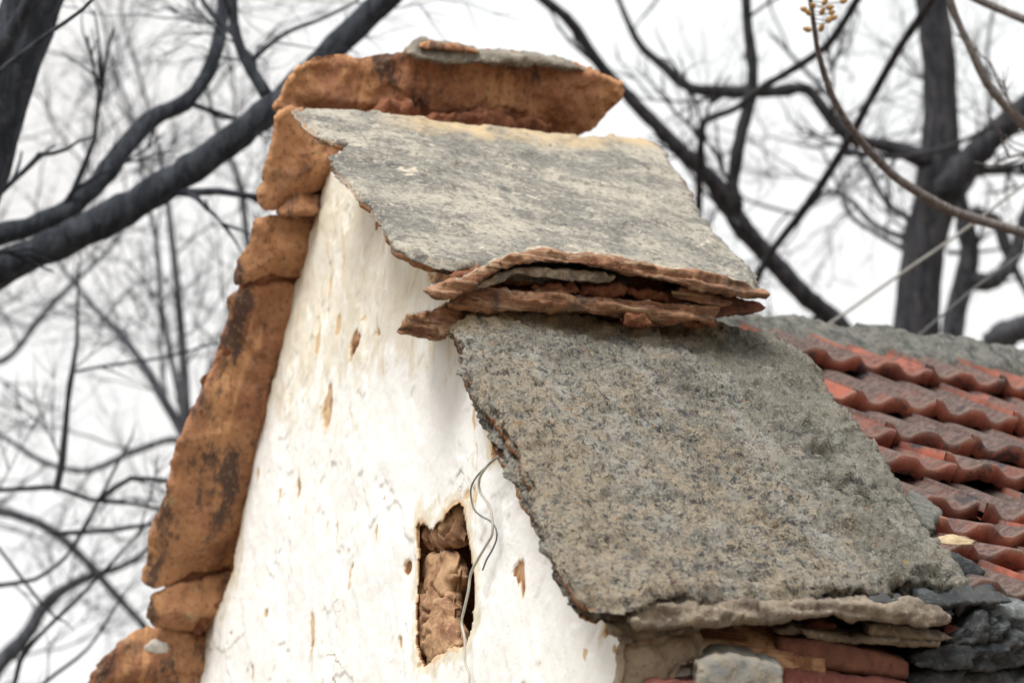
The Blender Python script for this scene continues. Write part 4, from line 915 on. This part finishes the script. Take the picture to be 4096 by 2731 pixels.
LFc = [(pv([(-150, 1150), (-60, 1160), (60, 1190), (130, 1225), (200, 1290), (270, 1370), (340, 1450), (400, 1560)]), 16, (48, 44, 40, 34, 30), 16, .1, (.4, 1.2, 3)),
       (pv([(-140, 1000), (-80, 860), (20, 820), (100, 720), (180, 640), (260, 560), (300, 480)]), 16.2, (34, 30, 22, 12), 17.5, .1, (.22, 1.3, 3)),
       (pv([(-160, 1680), (-60, 1600), (0, 1520), (60, 1460), (110, 1380), (190, 1330), (300, 1290), (380, 1220)]), 15.8, (80, 80, 60, 36, 20), 16.5, .1, (.3, 1.2, 3)),
       (pv([(-130, 820), (-80, 700), (0, 640), (90, 560), (150, 470), (200, 380), (220, 250)]), 16.4, (30, 26, 20, 10), 18.5, .1, (.22, 1.3, 3))]
tree("bare_tree", "distant blurred tree reaching in from the left edge of the photo with dense fine twigs", None, LFc, MAT_BARKT,
     trunk=(pv([(-170, 2300), (-160, 1700), (-150, 1150), (-130, 820), (-140, 500)]), 16, (170, 140, 110, 80, 50), 16.5))

# right: the main trunk and the limbs around it
RT = [([(3790, 760), (3830, 700), (3900, 620), (3980, 540), (4096, 440), (4300, 250), (4450, 0)], 14, (150, 120, 110, 90), 14, .05, (.8, .9, 2)),
      ([(3700, 640), (3600, 600), (3500, 575), (3390, 545), (3290, 430), (3230, 358), (3100, 365), (2900, 368), (2760, 350), (2660, 270), (2560, 180), (2500, 60), (2440, -80)], 14.5, (90, 60, 52, 50, 56, 50, 30, 20), 14.5, .15, (.35, 1.0, 2)),
      ([(3640, 1560), (3540, 1480), (3420, 1370), (3300, 1250), (3200, 1165), (3050, 1000), (2960, 900), (2900, 780), (2790, 665), (2650, 530), (2500, 370), (2390, 250), (2290, 100), (2200, 20), (2080, -80)], 14.4, (100, 88, 84, 90, 70, 56, 48, 40), 13.5, .12, (.9, .8, 2)),
      ([(2950, 830), (2930, 740), (2960, 560), (3000, 400), (3012, 300), (2995, 150), (2985, 0), (2980, -150)], 13, (62, 56, 46, 44), 13, .35, (.8, .6, 2)),
      ([(3020, 1130), (3080, 1015), (3200, 860), (3300, 715), (3400, 550), (3500, 365), (3600, 190), (3700, 40), (3760, -60)], 13.9, (34, 38, 36, 40), 11.5, .12, None),
      ([(2795, 850), (2798, 700), (2805, 560), (2815, 490), (2850, 470), (2950, 430), (3050, 350), (3150, 290), (3300, 190), (3380, 80), (3450, -40)], 13.8, (30, 34, 30, 34, 34), 11.3, .15, None),
      ([(3370, 610), (3500, 622), (3620, 628), (3750, 600), (3850, 565), (3950, 515)], 13, (26, 22, 18), 13, 0, None),
      ([(3640, 880), (3540, 800), (3450, 640), (3380, 500), (3310, 380), (3200, 260), (3100, 150)], 14.9, (30, 24, 16), 17.5, .1, (.35, .9, 3)),
      ([(3640, 960), (3500, 900), (3400, 800), (3300, 770), (3200, 850), (3080, 830), (2960, 790)], 14.9, (28, 20, 12), 17.5, .1, (.3, .8, 3)),
      ([(3620, 1000), (3500, 930), (3400, 860), (3350, 740), (3300, 620)], 14.9, (24, 12), 17, .1, (.3, .8, 2)),
      ([(3840, 800), (3930, 640), (3960, 400), (3950, 200), (3980, 0)], 14.5, (26, 10), 17, .1, (.35, .9, 3)),
      ([(2960, 900), (2830, 780), (2700, 620), (2600, 560)], 13.8, (18, 8), 16, .1, (.3, .7, 3))]
tree("bare_tree", "tree with the stout straight trunk standing behind the roof on the right", None, RT, MAT_BARKB,
     trunk=([(3640, 1500), (3663, 1300), (3695, 1000), (3740, 800), (3762, 500), (3755, 250), (3728, 0), (3700, -300), (3690, -700)], 14.5, (225, 205, 190, 190, 160, 150, 145, 120, 90), 15))

R2 = [([(3860, 1110), (3950, 1130), (4030, 1070), (4075, 980), (4096, 880), (4180, 700)], 15.5, (80, 70, 62, 50), 15.5, .2, (.5, .8, 2)),
      ([(3880, 1000), (3850, 900), (3900, 860), (3980, 880), (4010, 950), (4040, 1040)], 15.5, (70, 60, 40), 15.5, .2, None),
      ([(3840, 760), (3900, 690), (3960, 690), (4040, 690), (4160, 700)], 16, (30, 20), 16, .1, (.4, .6, 2)),
      ([(3790, 1010), (3880, 1010), (3980, 1000)], 15.5, (18, 12), 15.5, .1, (.4, .5, 1)),
      ([(3900, 1600), (3980, 1380), (4096, 1310), (4300, 1240)], 15.3, (130, 110, 100), 13, .1, None)]
tree("bare_tree", "smaller grey tree with a kinked trunk behind the roof, right of the stout one", None, R2, MAT_BARKT,
     trunk=([(3760, 1600), (3800, 1370), (3830, 1220), (3860, 1110), (3880, 1000), (3850, 850), (3830, 700)], 15.5, (120, 105, 95, 90, 70, 50), 15.5))

# right: near branches with berries, from a tree that stands outside the frame
nb_tree = tree("berry_tree", "young tree whose long grey brown branch with ochre berries arches in from the right", None,
     [([(4480, 1060), (4400, 1040), (4230, 980), (4110, 935), (3950, 890), (3850, 860), (3760, 820), (3600, 720), (3520, 650), (3440, 560), (3380, 480), (3330, 390), (3295, 290), (3268, 190), (3255, 100), (3242, 0), (3230, -90)], 8.2, (60, 48, 46, 40, 36, 30, 26, 22), 7.3, .15, None),
      ([(4300, 720), (4180, 570), (4096, 500), (4010, 410), (3950, 340), (3880, 190), (3820, 60), (3785, -60)], 8.6, (52, 44, 38, 30), 8.4, .15, (.9, .4, 1)),
      ([(4400, 130), (4200, 110), (4096, 78), (3980, 30), (3870, -20)], 8.6, (46, 40, 34), 8.6, .1, None),
      ([(4120, 520), (4060, 440), (4000, 340), (3960, 250), (3920, 220)], 8.4, (14, 8), 8.3, .1, (.2, .15, 1)),
      ([(4096, 500), (4140, 420), (4180, 300)], 8.6, (30, 20), 8.6, .1, None)],
     MAT_BARKG, trunk=([(4700, 1800), (4600, 1300), (4480, 1020), (4380, 700), (4380, 300), (4400, -200)], 8.2, (170, 120, 100, 80, 60), 8.6), group=None)
for p in nb_tree.children:
    pass
bt = Tubes(); fr = Tubes()
base = [(3262, 30), (3262, 60), (3264, 95), (3258, 15), (3266, 120), (3260, 45), (3268, 110), (3256, 5), (3262, 75)]
tips = [(3215, 38), (3232, 50), (3318, 80), (3320, 30), (3285, 112), (3328, 50), (3228, 118), (3375, 5), (3334, 72), (3300, 8), (3290, 45), (3322, 75), (3250, 22)]
for k, tp in enumerate(tips):
    bs = base[k % len(base)]; P = spline([at(*bs, 7.32), at((bs[0] + tp[0]) / 2 + 4, (bs[1] + tp[1]) / 2 + 9, 7.3), at(*tp, 7.29)], .006)
    bt.add(P, np.full(len(P), .0016), 5)
    c = at(*tp, 7.29); d = P[-1] - P[-2]; d /= np.linalg.norm(d); t_ = np.linspace(-1, 1, 9); L_ = .011 + .004 * RNG.rand()
    fr.add(c + d * (t_[:, None] * L_), .0085 * np.sqrt(np.clip(1 - t_ ** 2, .02, 1)) * (1 - .25 * t_), 10)
bt.build("fruit_stalks", MAT_BARKG, nb_tree); fr.build("berries", MAT_FRUIT, nb_tree)

# overhead wires
def ohw(px, z, r, mat, label):
    P = spline([at(x, y_, z) for x, y_ in px], .1); t = Tubes(); t.add(P, np.full(len(P), r), 8); tag(t.build("overhead_wire", mat), label, "cable", "overhead wires behind the roof")
ohw([(2900, 1562), (3310, 1300), (3570, 1118), (3830, 940), (4096, 740), (4600, 380)], 9.5, .006, mk_plain("grey line wire", (.34, .33, .31), .5), "pale overhead wire rising to the right across the stout trunk")
ohw([(3500, 1480), (3700, 1320), (3900, 1150), (4096, 1010), (4500, 700)], 9.5, .0045, MAT_WIRED, "dark overhead wire below the pale one at the right edge")
